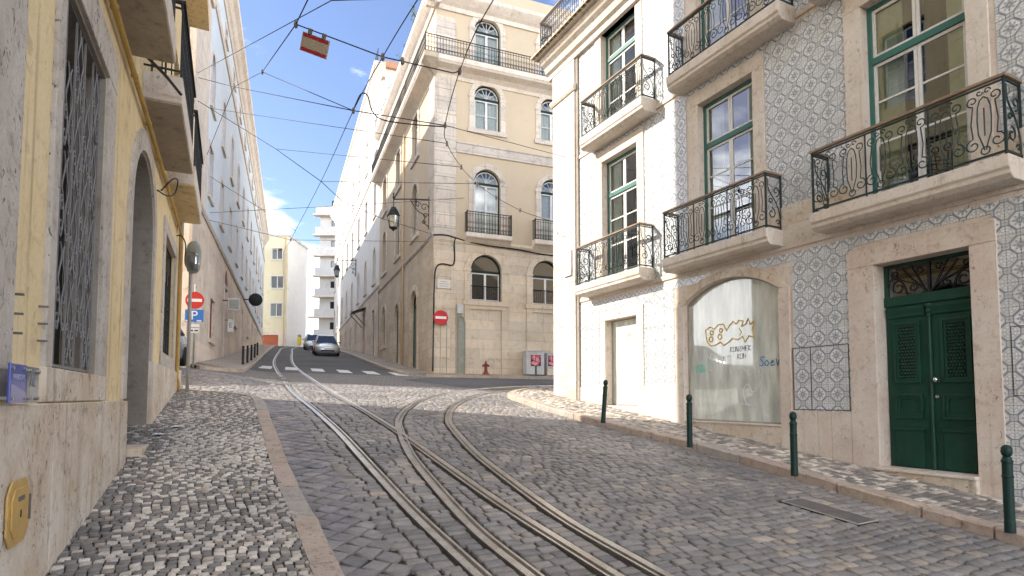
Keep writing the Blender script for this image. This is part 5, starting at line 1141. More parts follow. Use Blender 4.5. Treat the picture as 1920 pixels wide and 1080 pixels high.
for c in wc:
    for z0, z1, a_ in ((8.65, 10.8, 1), (13.85, 16.5, 0), (18.9, 21.6, 0)):
        top = [(c - .55, z1), (c + .55, z1)] if not a_ else arc(c, 1.1, z1, .55, 10); e = .15
        xo = [(c - .55 - e, z0)] + ([(c - .55 - e, z1 + e), (c + .55 + e, z1 + e)] if not a_ else arc(c, 1.1 + 2 * e, z1, .55 + e, 10)) + [(c + .55 + e, z0)]
        m = MB(); m.strip(xo, [(c - .55, z0)] + top + [(c + .55, z0)], -.04, 0); m.box(c - .8, c + .8, -.12, 0, z0 - .14, z0); s_ = m.build('window', 'slab_limestone', wb)
        m = MB(); pts = [(c - .55, z0)] + top + [(c + .55, z0)]; m.add([(a, .2, b) for a, b in pts], [tuple(range(len(pts) - 1, -1, -1))]); m.build('pane', 'dark_glass', s_)
        m = MB(); m.box(c - .55, c - .47, .13, .18, z0, z1); m.box(c + .47, c + .55, .13, .18, z0, z1); m.box(c - .05, c + .05, .13, .18, z0, z1 + (.5 if a_ else 0)); m.box(c - .47, c + .47, .14, .17, z0 + (z1 - z0) * .5, z0 + (z1 - z0) * .5 + .05); m.box(c - .47, c + .47, .14, .17, z1 - .08, z1); m.build('sash', 'white_sash' if z0 > 18 else 'black_green_frame', s_)
for a, b, z0, z1 in gl:
    m = MB(); e = .2; m.strip([(a - e, z0), (a - e, z1 + e), (b + e, z1 + e), (b + e, z0)], [(a, z0), (a, z1), (b, z1), (b, z0)], -.07, -.03); s_ = m.build('doorway', 'ashlar_rose', wb); m = MB(); m.box(a, b, .05, .1, z0, z1); m.box((a + b) / 2 - .02, (a + b) / 2 + .02, .03, .05, z0, z1); m.build('door_leaf', 'black_green_frame', s_)
m = MB(); m.profx([(-.03, 7.45), (-1.1, 7.05), (-1.1, 7.0), (-.03, 7.38)], -8.6, -6.6); m.tube([(-8.5, -1.08, 7.0), (-8.5, -.05, 5.9)], .03, 4); m.tube([(-6.7, -1.08, 7.0), (-6.7, -.05, 5.9)], .03, 4); m.build('awning', 'plain_black', wb)
m = MB()
for x in np.arange(-5, .2, .5): m.tube([(x, -.3, 24.5), (x, -.3, 25.6)], .025, 4)
m.tube([(-5, -.3, 25.6), (0.2, -.3, 25.6)], .03, 4); m.tube([(-5, -.3, 25.1), (0.2, -.3, 25.1)], .02, 4); m.build('roof_railing', 'iron_black', wb)
# ================================================================== BUILDINGS AT THE TOP
ey = thing('ochre_house', 'ochre end house with three windows and a red garage door uphill', 'house', (-28.6, 74, 0))
m = MB(); hw = [(-2.05, -.7, 17.6, 19.0), (-2.1, -.5, 13.9, 15.4), (-2.1, -.6, 10.3, 11.9), (-3.3, -1.0, 5.5, 7.9)]
wall_panel(m, -8, 0, 8.3, 20.6, hw[:3], .2); m.build('wall', 'far_yellow_plaster', ey); m = MB(); wall_panel(m, -8, 0, 3, 8.3, hw[3:], .3, -.03); m.build('base_wall', 'ashlar_rose', ey)
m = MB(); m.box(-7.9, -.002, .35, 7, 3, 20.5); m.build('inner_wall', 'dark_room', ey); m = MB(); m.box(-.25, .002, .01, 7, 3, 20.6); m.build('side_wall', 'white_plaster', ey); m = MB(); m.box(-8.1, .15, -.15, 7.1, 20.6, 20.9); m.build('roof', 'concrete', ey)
for a, b, z0, z1 in hw[:3]:
    m = MB(); m.strip([(a - .1, z0), (a - .1, z1 + .1), (b + .1, z1 + .1), (b + .1, z0)], [(a, z0), (a, z1), (b, z1), (b, z0)], -.05, 0); m.box(a - .15, b + .15, -.1, 0, z0 - .12, z0); s_ = m.build('window', 'white_sash', ey); m = MB(); m.add([(a, .12, z0), (b, .12, z0), (b, .12, z1), (a, .12, z1)], [(0, 1, 2, 3)]); m.build('pane', 'dark_glass', s_)
    m = MB(); m.box((a + b) / 2 - .05, (a + b) / 2 + .05, .06, .11, z0, z1); m.box(a, a + .07, .06, .11, z0, z1); m.box(b - .07, b, .06, .11, z0, z1); m.box(a + .08, a + .6 if z0 != 13.9 else a + .08, .125, .15, z0, z1); m.build('sash', 'white_sash', s_)
m = MB(); m.box(-3.3, -1.0, .1, .18, 5.5, 7.9)
for k in range(7): m.box(-3.3, -1.0, .085, .1, 5.6 + k * .33, 5.86 + k * .33)
m.build('garage_door', 'garage_red', ey)
m = MB(); m.box(-5.2, -4.4, 2, 2.8, 20.9, 22.2); m.box(-5.3, -4.3, 1.9, 2.9, 22.2, 22.35); m.build('chimney', 'far_yellow_plaster', ey)
m = MB(); m.tube([(-.35, -.08, 20.5), (-.35, -.08, 6.5)], .06, 6); m.build('drain_pipe', 'cream_pipe', ey)
m = MB(); m.tube([(-2.4, 1.5, 20.9), (-2.4, 1.5, 23.2)], .03, 4); m.tube([(-2.9, 1.5, 22.9), (-1.9, 1.5, 22.9)], .02, 4); m.tube([(-2.75, 1.5, 22.5), (-2.05, 1.5, 22.5)], .02, 4); m.build('aerial', 'iron_black', ey)
bt = thing('balcony_block', 'modern pale apartment block with stacked balconies far up the street', 'building', (-27.5, 92, 0))
m = MB(); m.box(-3.0, 14, 0, 12, 0, 30); m.build('wall', 'concrete', bt)
for k in range(7):
    z = 9.4 + k * 3.25; m = MB(); d = 1.6 if k == 1 else .6
    m.box(-3.5 - (1.0 if k == 1 else .3), 14, -1.2, .0, z - .25, z); sb = m.build('balcony', 'slab_limestone', bt)
    m = MB(); m.box(-3.3, 14, -1.15, -1.05, z, z + 1.15); m.box(-3.4, -3.3, -1.15, 3, z, z + 1.15); m.build('parapet', 'concrete', sb)
    m = MB(); m.box(-1.2, 2, -.05, -.002, z + .1, z + 2.4); wdo = m.build('window', 'plain_black', bt); m = MB(); m.add([(-1.1, -.06, z + .2), (1.9, -.06, z + .2), (1.9, -.06, z + 2.3), (-1.1, -.06, z + 2.3)], [(0, 1, 2, 3)]); m.build('pane', 'car_glass', wdo)
# ================================================================== STREET THINGS
def local(fr_o, ax, ay, x, y): p = np.array(fr_o) + np.array(ax) * x + np.array(ay) * y; return float(p[0]), float(p[1])
# --- cars
def make_car(label, loc, rz, pitch, paint, group):
    c = thing('parked_car', label, 'car', loc, 0, group); c.rotation_euler = (R_(pitch), 0, R_(rz))
    st = [(-2.12, .50, .34, .50, .54), (-2.08, .66, .26, .58, .62), (-1.95, .78, .21, .66, .71), (-1.65, .84, .19, .75, .82), (-1.15, .86, .19, .86, .95), (-.3, .865, .19, .91, .95), (.8, .865, .19, .94, .97), (1.6, .85, .20, .96, 1.0), (1.98, .78, .24, .93, 1.0), (2.08, .70, .30, .80, .92), (2.11, .55, .36, .70, .78)]
    m = MB(); n = 11
    for y, w_, zb, zl, zt in st:
        half = [(w_ * .80, zb), (w_ * .97, zb + .08), (w_, zb + (zl - zb) * .45), (w_ * .985, zl - .05), (w_ * .93, zl + .01)]
        m.v += [(a, y, b) for a, b in half] + [(0, y, zt)] + [(-a, y, b) for a, b in half[::-1]]
    for i in range(len(st) - 1): m.f += [(i * n + k, (i + 1) * n + k, (i + 1) * n + k + 1, i * n + k + 1) for k in range(n - 1)] + [(i * n + n - 1, (i + 1) * n + n - 1, (i + 1) * n, i * n)]
    m.f += [tuple(range(n)), tuple((len(st) - 1) * n + k for k in range(n - 1, -1, -1))]
    m.build('body', paint, c, smooth=True)
    g = MB(); base = [(-1.12, .74, .93), (-.98, .79, .93), (.9, .80, .95), (1.85, .70, .98)]; roof = [(-.30, .52, 1.44), (-.15, .58, 1.48), (.75, .58, 1.50), (1.35, .50, 1.42)]
    for (y, w_, z) in base: g.v += [(w_, y, z), (-w_, y, z)]
    for (y, w_, z) in roof: g.v += [(w_, y, z), (-w_, y, z)]
    g.f = [(1, 0, 8, 9), (7, 15, 14, 6)] + [(2 * k, 2 * k + 2, 10 + 2 * k, 8 + 2 * k) for k in range(3)] + [(2 * k + 3, 2 * k + 1, 9 + 2 * k, 11 + 2 * k) for k in range(3)]
    g.build('windows', 'car_glass', c)
    r = MB(); vs = []
    for y, w_, z in [(-.34, .53, 1.445), (-.1, .59, 1.49), (.75, .59, 1.51), (1.4, .51, 1.43)]: vs += [(w_, y, z), (w_ * .5, y, z + .03), (-w_ * .5, y, z + .03), (-w_, y, z)]
    r.add(vs, [(4 * i + k, 4 * i + k + 1, 4 * i + 5 + k, 4 * i + 4 + k) for i in range(3) for k in range(3)])
    for s in (-1, 1):
        r.tube([(s * .76, -1.10, .94), (s * .56, -.32, 1.45)], .03, 5); r.tube([(s * .795, .42, .95), (s * .59, .42, 1.48)], .03, 4); r.tube([(s * .72, 1.82, .98), (s * .51, 1.36, 1.43)], .05, 5); r.tube([(s * .56, -.32, 1.45), (s * .60, .3, 1.5), (s * .51, 1.4, 1.43)], .025, 4)
    r.build('roof', paint, c, smooth=True)
    for sx_ in (-1, 1):
        for yy in (-1.32, 1.28):
            t_ = MB(); t_.lathe([(.17, -.10), (.29, -.10), (.315, -.07), (.315, .07), (.29, .10), (.17, .10)], (0, 0, 0), 18); t_.v = [(sx_ * .78 + p[2], yy + p[0], .315 + p[1]) for p in t_.v]; wh = t_.build('wheel', 'tyre', c)
            t_ = MB(); t_.lathe([(.02, .085), (.16, .09), (.2, .06), (.2, -.06), (.02, -.06)], (0, 0, 0), 14); t_.v = [(sx_ * (.78 + p[2]) if True else 0, yy + p[0], .315 + p[1]) for p in t_.v]; t_.build('rim', 'rim', wh)
        h = MB(); h.v = []; vs = []
        for (a, b, z) in ((.36, -2.09, .60), (.70, -1.93, .64), (.80, -1.66, .74), (.52, -1.92, .72)): vs.append((sx_ * a, b - .012, z))
        for (a, b, z) in ((.36, -2.06, .56), (.72, -1.96, .56), (.82, -1.70, .64)): vs.append((sx_ * a, b - .014, z))
        h.add(vs, [(0, 1, 3), (1, 2, 3), (4, 5, 1, 0), (5, 6, 2, 1)] if sx_ > 0 else [(1, 0, 3), (2, 1, 3), (5, 4, 0, 1), (6, 5, 1, 2)]); h.build('headlight', 'headlight', c)
        mi = MB(); mi.lathe([(.03, -.06), (.10, -.05), (.11, .04), (.06, .07)], (sx_ * .93, -.86, 1.0), 8); mi.build('wing_mirror', paint, c, smooth=True)
    b = MB(); b.box(-.48, .48, -2.135, -2.05, .36, .46); b.box(-.26, .26, -2.12, -2.06, .53, .57); b.build('air_intake', 'plain_black', c)
    b = MB(); b.box(-.26, .26, -2.15, -2.136, .46, .56); b.build('number_plate', 'sign_white', c)
    b = MB(); b.box(-.70, .70, -1.9, 1.9, .17, .26); b.build('underbody', 'plain_black', c)
    return c
grp = 'cars parked on the hill'
def cz(x, y): return (x, y, G(x, y) + .004)
make_car('silver hatchback parked nose downhill beside the white building, nearer of the two uphill', cz(-14.15, 44.4), 21.7, 6.4, 'silver_paint', grp)
make_car('grey hatchback parked uphill behind the silver hatchback', cz(-19.0, 56.0), 21.7, 6.2, 'grey_paint', grp)
make_car('blue grey car half hidden behind the yellow building at the side street', (-10.75, 17.1, G(-10.75, 17.1) + .02), 20, 5.0, 'blue_grey_paint', grp)
# --- bollards
def bollard(x, y, h, tilt, label, grp_, r=.045, name='bollard', mat='bollard_green'):
    b = thing(name, label, 'bollard', (x, y, G(x, y) + .115), 0, grp_); b.rotation_euler = (0, R_(tilt), 0)
    m = MB(); m.lathe([(r * 1.05, 0), (r * 1.05, h * .12), (r, h * .13), (r, h * .62), (r * 1.1, h * .63), (r * 1.1, h * .645), (r * .98, h * .655), (r * .98, h * .79), (r * 1.12, h * .80), (r * 1.12, h * .82), (r * .95, h * .83), (r * .8, h * .86)], (0, 0, 0), 16); m.build('post', mat, b, smooth=False)
    m = MB(); m.lathe([(r * .6, h * .86), (r * .95, h * .885), (r * 1.08, h * .92), (r * .98, h * .965), (r * .6, h * .99), (.004, h)], (0, 0, 0), 16); m.build('finial', mat, b, smooth=True)
for (x, y, tl, lb_) in ((4.89, 5.84, 0, 'dark green iron bollard nearest the camera, right of the green door'), (3.78, 7.92, 0, 'dark green iron bollard on the kerb left of the green door'),
                        (2.88, 9.56, 0, 'dark green iron bollard in front of the graffitied shop window'), (1.80, 11.64, 4, 'leaning green iron bollard in front of the small shop window')):
    bollard(x, y, .86, tl, lb_, 'green bollards on the right kerb')
for k, t_ in enumerate((3.3, 6., 8.9, 11.8, 14.6)):
    p = LFo + LFn * 1.35 + LFd * t_
    bollard(p[0], p[1], .82, 0, 'slim dark bollard on the far left pavement, ' + ['nearest', 'second', 'third', 'fourth', 'farthest'][k] + ' of the row of five', 'bollards along the far left pavement', .05, 'bollard', 'iron_black')
# --- lamp post with oval lantern by the yellow building
px_, py_ = -6.97, 12.6; zb = G(px_, py_) + .11
lp_ = thing('street_light', 'grey pole with a bulbous oval lamp head at the yellow building corner', 'street light', (px_, py_, zb))
m = MB(); m.tube([(0, 0, 0), (0, 0, 2.72)], .034, 10); m.build('pole', 'metal_pole', lp_, smooth=True); m = MB(); m.lathe([(.07, 0), (.07, .03), (.04, .05)], (0, 0, 0), 12); m.build('pole_base', 'metal_pole', lp_)
m = MB(); prof = [(.02, -.36), (.09, -.345), (.135, -.28), (.155, -.15), (.165, 0), (.16, .15), (.13, .27), (.07, .335), (.015, .35)]; m.lathe(prof, (.05, 0, 2.98), 16); m.v = [(a, b * .6, c) for a, b, c in m.v]; m.build('lamp_head', 'luminaire_grey', lp_, smooth=True)
m = MB(); m.lathe([(.11, -.30), (.145, -.15), (.15, .0), (.14, .1)], (.05, -.025, 2.96), 16); m.v = [(a, b * .62 - .012, c) for a, b, c in m.v]; m.build('lamp_bowl', 'lantern_glass', lp_, smooth=True)
m = MB(); m.tube(catmull([(-.35, -.05, 3.42), (-.22, -.03, 3.44), (-.12, -.02, 3.25), (-.13, 0, 2.85), (-.02, 0, 2.66)], 6), .014, 5); m.build('feed_cable', 'cable_black', lp_, smooth=True)
# --- signs
def disc(m, r, y0, y1, n=28, cz_=0., cx_=0.):
    m.prism([(cx_ + r * math.cos(-2 * math.pi * k / n), cz_ + r * math.sin(-2 * math.pi * k / n)) for k in range(n)][::-1], y0, y1)
sx0, sy0 = -10.42, 19.15; zb = G(sx0, sy0) + .05
sp_ = thing('road_sign', 'no entry sign above a blue parking sign on one pole at far left', 'road sign', (sx0, sy0, zb), 12)
m = MB(); m.tube([(0, 0, 0), (0, 0, 2.75)], .03, 8); m.build('pole', 'metal_pole', sp_, smooth=True)
m = MB(); disc(m, .285, -.055, -.04, cz_=3.18 - zb); m.build('no_entry_disc', 'sign_red', sp_); m = MB(); m.box(-.22, .22, -.060, -.056, 3.18 - zb - .05, 3.18 - zb + .05); m.build('white_bar', 'sign_white', sp_)
m = MB(); m.box(-.28, .28, -.055, -.04, 2.47 - zb, 2.87 - zb); m.build('parking_plate', 'sign_blue', sp_, bevel=.01); text_obj('P', .42, 'sign_white', sp_, (.0, -.058, 2.67 - zb), (R_(90), 0, 0), .003, 'parking_letter')
for s in (-.19, .15): m = MB(); m.box(s - .07, s + .07, -.060, -.056, 2.485 - zb, 2.525 - zb); m.build('plate_note', 'sign_white', sp_)
m = MB(); m.box(-.16, .16, -.055, -.042, 2.1 - zb, 2.4 - zb); m.build('lower_plate', 'sign_white', sp_); m = MB(); m.box(-.13, -.02, -.058, -.055, 2.16 - zb, 2.2 - zb); m.box(.02, .13, -.058, -.055, 2.16 - zb, 2.2 - zb); m.box(-.15, .15, -.058, -.055, 2.27 - zb, 2.285 - zb); m.build('plate_marks', 'plain_black', sp_)
q = CLo + CRd * .30 + CRn * .16; zq = G(*q) + .11
s2 = thing('road_sign', 'no entry sign on a thin pole against the corner building', 'road sign', (q[0], q[1], zq), 21.667)
m = MB(); m.tube([(.0, .04, 0), (.0, .04, 3.0 - zq + 1)], .022, 6); m.build('pole', 'metal_pole', s2); m = MB(); disc(m, .345, -.02, .0, cz_=3.68 - zq); m.build('no_entry_disc', 'sign_red', s2); m = MB(); m.box(-.26, .26, -.026, -.021, 3.62 - zq, 3.74 - zq); m.build('white_bar', 'sign_white', s2)
m = MB(); m.box(.30, .33, .02, .5, 3.35 - zq, 4.0 - zq); m.build('side_plate', 'cabinet_grey', s2)
# --- hydrant and cabinets at the corner building
q = CLo + CRd * 2.42 + CRn * .42; hy = thing('fire_hydrant', 'red fire hydrant standing against the bare ashlar wall', 'fire hydrant', (q[0], q[1], G(*q) + .11), 21.667); hy.scale = (.72, .72, .75)
m = MB(); m.lathe([(.30, 0), (.22, .08), (.14, .16), (.12, .2)], (0, 0, 0), 8); m.build('base', 'hydrant_red', hy)
m = MB(); m.lathe([(.11, .2), (.13, .24), (.10, .28), (.10, .58), (.14, .60), (.14, .64), (.11, .68), (.06, .74), (.05, .80), (.07, .82), (.05, .86)], (0, 0, 0), 12); m.build('barrel', 'hydrant_red', hy, smooth=True)
for s in (-1, 1): m = MB(); m.lathe([(.05, 0), (.07, .08), (.07, .13), (.04, .15)], (0, 0, 0), 10); m.v = [(s * (.09 + c_), b_, .56 + a_) for a_, b_, c_ in m.v]; m.build('outlet', 'hydrant_red', hy)
def cabinet(x0, x1, z0, z1, dep, label, flo, stem):
    cxm = (x0 + x1) / 2; q = CLo + CRd * cxm + CRn * .06; zq = G(*q) + .115
    c = thing('utility_cabinet', label, 'utility cabinet', (q[0], q[1], zq), 21.667, 'cabinets with flower posters'); w_ = (x1 - x0) / 2
    m = MB(); m.box(-w_, w_, -dep, .0, z0 - zq, z1 - zq); m.build('body', 'cabinet_grey', c, bevel=.015); m = MB(); m.box(-w_ - .02, w_ + .02, -dep - .02, .0, z1 - zq, z1 - zq + .03); m.build('lid', 'cabinet_grey', c)
    if z0 - zq > .05: m = MB(); m.box(-w_ + .02, w_, -dep + .03, 0, 0, z0 - zq); m.build('plinth', 'slab_limestone', c)
    fx, fz, fs = flo; fz -= zq
    m = MB(); m.box(fx - fs, fx + fs, -dep - .006, -dep - .001, fz - fs, fz + fs); po = m.build('poster', 'poster_dark', c)
    rr = random.Random(5)
    for k in range(26):
        a, b, r0 = fx + rr.uniform(-.85, .85) * fs, fz + rr.uniform(-.85, .85) * fs, fs * rr.uniform(.13, .27)
        m = MB(); nn_ = 5; m.prism([(a + r0 * (1 + .25 * math.cos(5 * t_)) * math.cos(-t_), b + r0 * (1 + .25 * math.cos(5 * t_)) * math.sin(-t_)) for t_ in [2 * math.pi * q_ / 20 for q_ in range(20)]][::-1], -dep - .008 - .0004 * k, -dep - .006); m.build('printed_flower', rr.choice(['pink_petal', 'deep_pink_petal', 'pink_petal']), po)
    if stem: m = MB(); m.box(fx - .05, fx + .05, -dep - .006, -dep - .001, .02, fz - fs); m.build('printed_stem', 'poster_green', po)
cabinet(4.45, 5.40, 1.1, 2.22, .45, 'taller grey utility cabinet with pink flower poster and green stem', (.02, 1.78, .27), True)
cabinet(5.58, 6.75, 1.42, 2.14, .40, 'lower grey utility cabinet with pink flower poster beside the tiled corner', (-.28, 1.78, .26), False)
q = CLo + CRd * .46 + CRn * .045
pl = thing('street_name_plaque', 'pale marble plaque high on the corner of the cream building', 'plaque', (q[0], q[1], 5.07), 21.667)
m = MB(); m.box(-.30, .30, -.03, .0, 0, .42); m.build('slab', 'marble', pl, bevel=.01); m = MB()
for k, w_ in enumerate((.16, .24, .22)): m.box(-w_, w_, -.033, -.03, .30 - k * .10, .325 - k * .10)
m.build('worn_lines', 'ink_grey', pl)
for a in (-.33, .33):
    for b in (-.03, .45): m = MB(); m.lathe([(.03, 0), (.03, .03)], (a, 0, b), 6); m.build('bolt', 'rust_steel', pl)
# --- lanterns on brackets
def lantern(t_, zt, arm, label, s=1.):
    W = CLo + CLd * t_; L = thing('wall_lantern', label, 'lantern', (W[0], W[1], zt), -68.333 + 0, 'iron lanterns on wall brackets')
    m = MB(); a = arm; m.tube([(0, -.04, .35 * s), (0, -a * .5, .28 * s), (0, -a, .16 * s)], .028 * s, 6); m.tube([(0, -.05, .5 * s), (0, -.05, -1.1 * s)], .035 * s, 5)
    m.tube([(0, b, c) for b, c in catmull([(-.05, -1.0 * s), (-.3 * s, -.75 * s), (-.25 * s, -.45 * s), (-.6 * s, -.25 * s), (-.95 * s, .22 * s)], 5)], .022 * s, 5)
    for cy, cz_, r0 in ((-.28, -.05, .2), (-.6, .05, .16), (-.22, -.45, .14), (-.3, -.78, .1)): m.tube([(0, b, c) for b, c in spiral(cy * s, cz_ * s, r0 * s, .04 * s, 0, R_(420), 12)], .018 * s, 4)
    m.build('bracket', 'iron_black', L)
    m = MB(); y = -a; m.tube([(0, y, .42 * s), (0, y, -.25 * s)], .022 * s, 5); m.lathe([(.02, .16), (.06, .25), (.02, .36), (.05, .42), (.0, .48)], (0, y, .0), 8); m.build('hanger', 'iron_black', L)
    m = MB(); rt = .30 * s; m.lathe([(.05 * s, -.20 * s), (.13 * s, -.24 * s), (.14 * s, -.30 * s), (.20 * s, -.36 * s), (rt * 1.0, -.60 * s), (rt * 1.12, -.63 * s), (rt * 1.0, -.66 * s)], (0, y, 0), 6); m.build('lantern_cap', 'iron_black', L)
    m = MB(); m.lathe([(rt * .93, -.66 * s), (rt * .60, -1.18 * s)], (0, y, 0), 6); m.build('lantern_glass', 'lantern_glass', L)
    m = MB()
    for k in range(6): an = 2 * math.pi * k / 6; m.tube([(rt * .95 * math.cos(an), y + rt * .95 * math.sin(an), -.66 * s), (rt * .62 * math.cos(an), y + rt * .62 * math.sin(an), -1.19 * s)], .014 * s, 4)
    m.lathe([(rt * .66, -1.18 * s), (rt * .68, -1.22 * s), (rt * .3, -1.28 * s), (.03, -1.36 * s)], (0, y, 0), 6); m.build('lantern_frame', 'iron_black', L)
lantern(.85, 9.15, 1.75, 'black iron lantern hung from a scrolled bracket at the cream building corner')
lantern(30.2, 12.6, 1.75, 'small black iron lantern on the white building far up the street', 1.05)
# --- overhead wires
CA = catmull([(.9, 3.0, 4.4), (-.2, 5.3, 4.79), (-1.24, 7.4, 5.19), (-2.16, 9.5, 5.68), (-3.33, 12.0, 6.01), (-5.64, 17.0, 6.37), (-9.94, 26.0, 7.06), (-12.23, 31.0, 7.52), (-18, 46, 9.1), (-21.8, 57, 10.4)], 6)
CBw = catmull([(.8, 5.0, 4.8), (-.25, 7.5, 5.26), (-.92, 10.0, 5.72), (-1.46, 12.5, 5.93), (-1.51, 13.3, 5.88), (-1.29, 14.6, 5.84), (-.94, 15.6, 5.78), (-.46, 16.6, 5.75), (.25, 17.7, 5.73), (.86, 18.6, 5.80), (3.5, 21.5, 5.9), (8, 25, 6.1)], 5)
def wire(pts, label, r=.011, clamps=(), nm='overhead_wire'):
    m = MB(); m.tube(pts, r * .85, 4); o = m.build(nm, 'cable_black', None, smooth=True); tag(o, label, 'wire', 'overhead tram wires')
    for c in clamps:
        k = MB(); k.lathe([(.012, -.07), (.032, -.045), (.036, .0), (.026, .04), (.01, .07)], c, 7); k.build('clamp', 'rust_steel', o)
    return o
N7 = (-2.16, 9.5, 5.68); N6 = (-3.33, 12.0, 6.01); N60 = (-5.64, 17.0, 6.37); N54 = (-9.94, 26.0, 7.06); NS = (-3.66, 9.6, 6.31); NA = (-6.58, 15.0, 8.56); NB = (-9.26, 19.0, 10.33); NC = (-7.62, 18.5, 8.0)
wire(CA, 'dark contact wire above the straight tram track climbing the hill', .010, (N7, N6))
wire(CBw, 'dark contact wire curving above the tram track into the side street', .010, (CBw[10], CBw[15], CBw[20], CBw[25], CBw[30], CBw[35], CBw[40]))
wire([(-11.03, 19.95, 11.33), (-2.87, 9.0, 6.31), (-1.24, 7.4, 5.22)], 'highest slanting span wire from the pale building crossing the sky at top', .012)
wire([(-.2, 5.3, 4.82), (-3.0, 8.55, 6.2), NS, NA, NB, (-12.05, 22.62, 9.45)], 'span wire running from the hanging red and white board to the pale building', .012, (NS, NA))
wire([NS, N7, (-1.02, 9.9, 5.63), (-.92, 10.0, 5.72)], 'short span wire that carries the hanging red and white board', .013, ((-1.85, 9.6, 5.67),))
wire([(-11.07, 20.0, 11.22), NB, N6, (-1.46, 12.5, 5.93)], 'span wire from the pale building to the contact wire in front of the corner', .012)
wire([(-1.46, 12.5, 5.93), (1.50, 15.95, 6.66)], 'span wire ending at the pale corner pilaster of the tiled building', .009)
wire([NA, N6], 'short span wire joining two knots in the middle of the sky', .010)
wire([(-11.04, 20.0, 10.39), (-10.41, 19.7, 9.95), NC, N60, (-5.9, 20.0, 6.80), (-5.15, 23., 7.1), (-3.70, 26.93, 7.58)], 'long descending span wire from pale building to the cable at the cream corner', .012)
wire([(-10.41, 19.7, 9.95), (-1.51, 13.3, 5.88)], 'span wire crossing from the pale building toward the curved contact wire, upper of two', .009)
wire([NC, (-1.29, 14.6, 5.84)], 'span wire crossing toward the curved contact wire, lower of two', .009)
wire([N60, (-.94, 15.6, 5.78)], 'short level span wire between the two contact wires', .009)
wire([(-12.62, 24.0, 7.66), (-5.8, 25.2, 8.45), (-2.30, 27.5, 9.5)], 'thin wire strung across the hill road below the lantern bracket', .011)
wire([(-12.62, 24.0, 7.36), N54, (-4.2, 28.3, 7.6)], 'thin wire strung across the hill road lowest above the crossing', .011, (N54,))
wire([(-12.6, 24.0, 9.2), (-9.05, 24.25, 6.96)], 'thin wire dropping from the pale building to the contact wire', .011)
m = MB(); m.tube(catmull([N6, (-3.30, 12.1, 6.22), (-3.20, 12.1, 6.42), (-3.08, 12.15, 6.42), (-2.98, 12.2, 6.1), (-2.75, 12.25, 5.93), (-2.1, 12.4, 5.90), (-1.46, 12.5, 5.90)], 6), .014, 5); o = m.build('feeder_cable', 'cable_black', None, smooth=True); tag(o, 'black feeder cable looping up above the wires in the sky', 'cable')
# hanging board
A = Vector((-3.52, 9.59, 6.235)); B = Vector((-3.06, 9.56, 6.045)); u = (B - A).normalized(); nrm = Vector((.30, -.80, -.50)); nrm = (nrm - u * nrm.dot(u)).normalized(); dn = u.cross(nrm); dn = dn if dn.z < 0 else -dn
hb = thing('hanging_board', 'small beige board with red bands hanging from an overhead wire', 'sign', A)
def hbx(u0, u1, d0, d1, n0, n1, nm, mat):
    m = MB(); vs = [u * a + dn * b + nrm * c for c in (n0, n1) for a, b in ((u0, d0), (u1, d0), (u1, d1), (u0, d1))]; m.add(vs, [(0, 1, 2, 3), (7, 6, 5, 4), (0, 4, 5, 1), (1, 5, 6, 2), (2, 6, 7, 3), (3, 7, 4, 0)]); return m.build(nm, mat, hb)
hbx(0, .50, .05, .345, -.012, .012, 'board', 'board_beige'); hbx(.012, .488, .06, .115, .0125, .015, 'red_band', 'band_red'); hbx(.012, .488, .28, .335, .0125, .015, 'red_band', 'band_red')
for a in (.10, .36): hbx(a, a + .05, -.03, .06, -.025, .03, 'hanger', 'rust_steel')
# --- things on the yellow building
def lnp(x, y, z): p = LNo + LNx * x + LNy * y; return (p[0], p[1], z)
pq = thing('wall_plaque', 'blue acrylic plaque on standoffs on the yellow wall', 'plaque', lnp(-.99, -.10, -.03), 115.726)
m = MB(); m.box(0, .26, -.012, .0, 0, .205); m.build('plate', 'plaque_blue', pq, bevel=.003); m = MB(); m.prism([(.02, .0), (.255, .0), (.255, .055), (.16, .075), (.02, .10)][::-1], -.014, -.0125); m.build('pale_swoosh', 'plaque_pale', pq)
text_obj('HABIDOM', .042, 'plaque_ink', pq, (.13, -.0135, .135), (R_(90), 0, 0), .0008, 'lettering')
for a in (.03, .23):
    for b in (.025, .18): m = MB(); m.lathe([(.011, -.02), (.011, .10)], (0, 0, 0), 8); m.v = [(p[0] + a, p[2], p[1] + b) for p in m.v]; m.build('standoff', 'steel', pq)
pq = thing('wall_plaque', 'clear plaque lettered AL beside the blue plaque', 'plaque', lnp(-.70, -.10, -.03), 115.726)
m = MB(); m.box(0, .22, -.008, .0, 0, .20); m.build('plate', 'lantern_glass', pq); text_obj('AL', .10, 'ink_grey', pq, (.11, -.010, .12), (R_(90), 0, 0), .0008, 'lettering')
for a in (.03, .19):
    for b in (.025, .175): m = MB(); m.lathe([(.011, -.02), (.011, .10)], (0, 0, 0), 8); m.v = [(p[0] + a, p[2], p[1] + b) for p in m.v]; m.build('standoff', 'steel', pq)
hc = thing('meter_hatch', 'ochre octagonal metal hatch set in the pitted stone base', 'hatch', lnp(-.68, -.082, -.62), 115.726)
oc = [(-.17, -.09), (-.17, .09), (-.11, .155), (.11, .155), (.17, .09), (.17, -.09), (.11, -.155), (-.11, -.155)]
m = MB(); m.prism([(1.08 * a, 1.12 * b) for a, b in oc], -.012, .0); m.build('rim', 'brass_plate', hc, bevel=.004); m = MB(); m.prism([(.82 * a, .84 * b) for a, b in oc], -.02, -.012); m.build('lid', 'brass_plate', hc, bevel=.003)
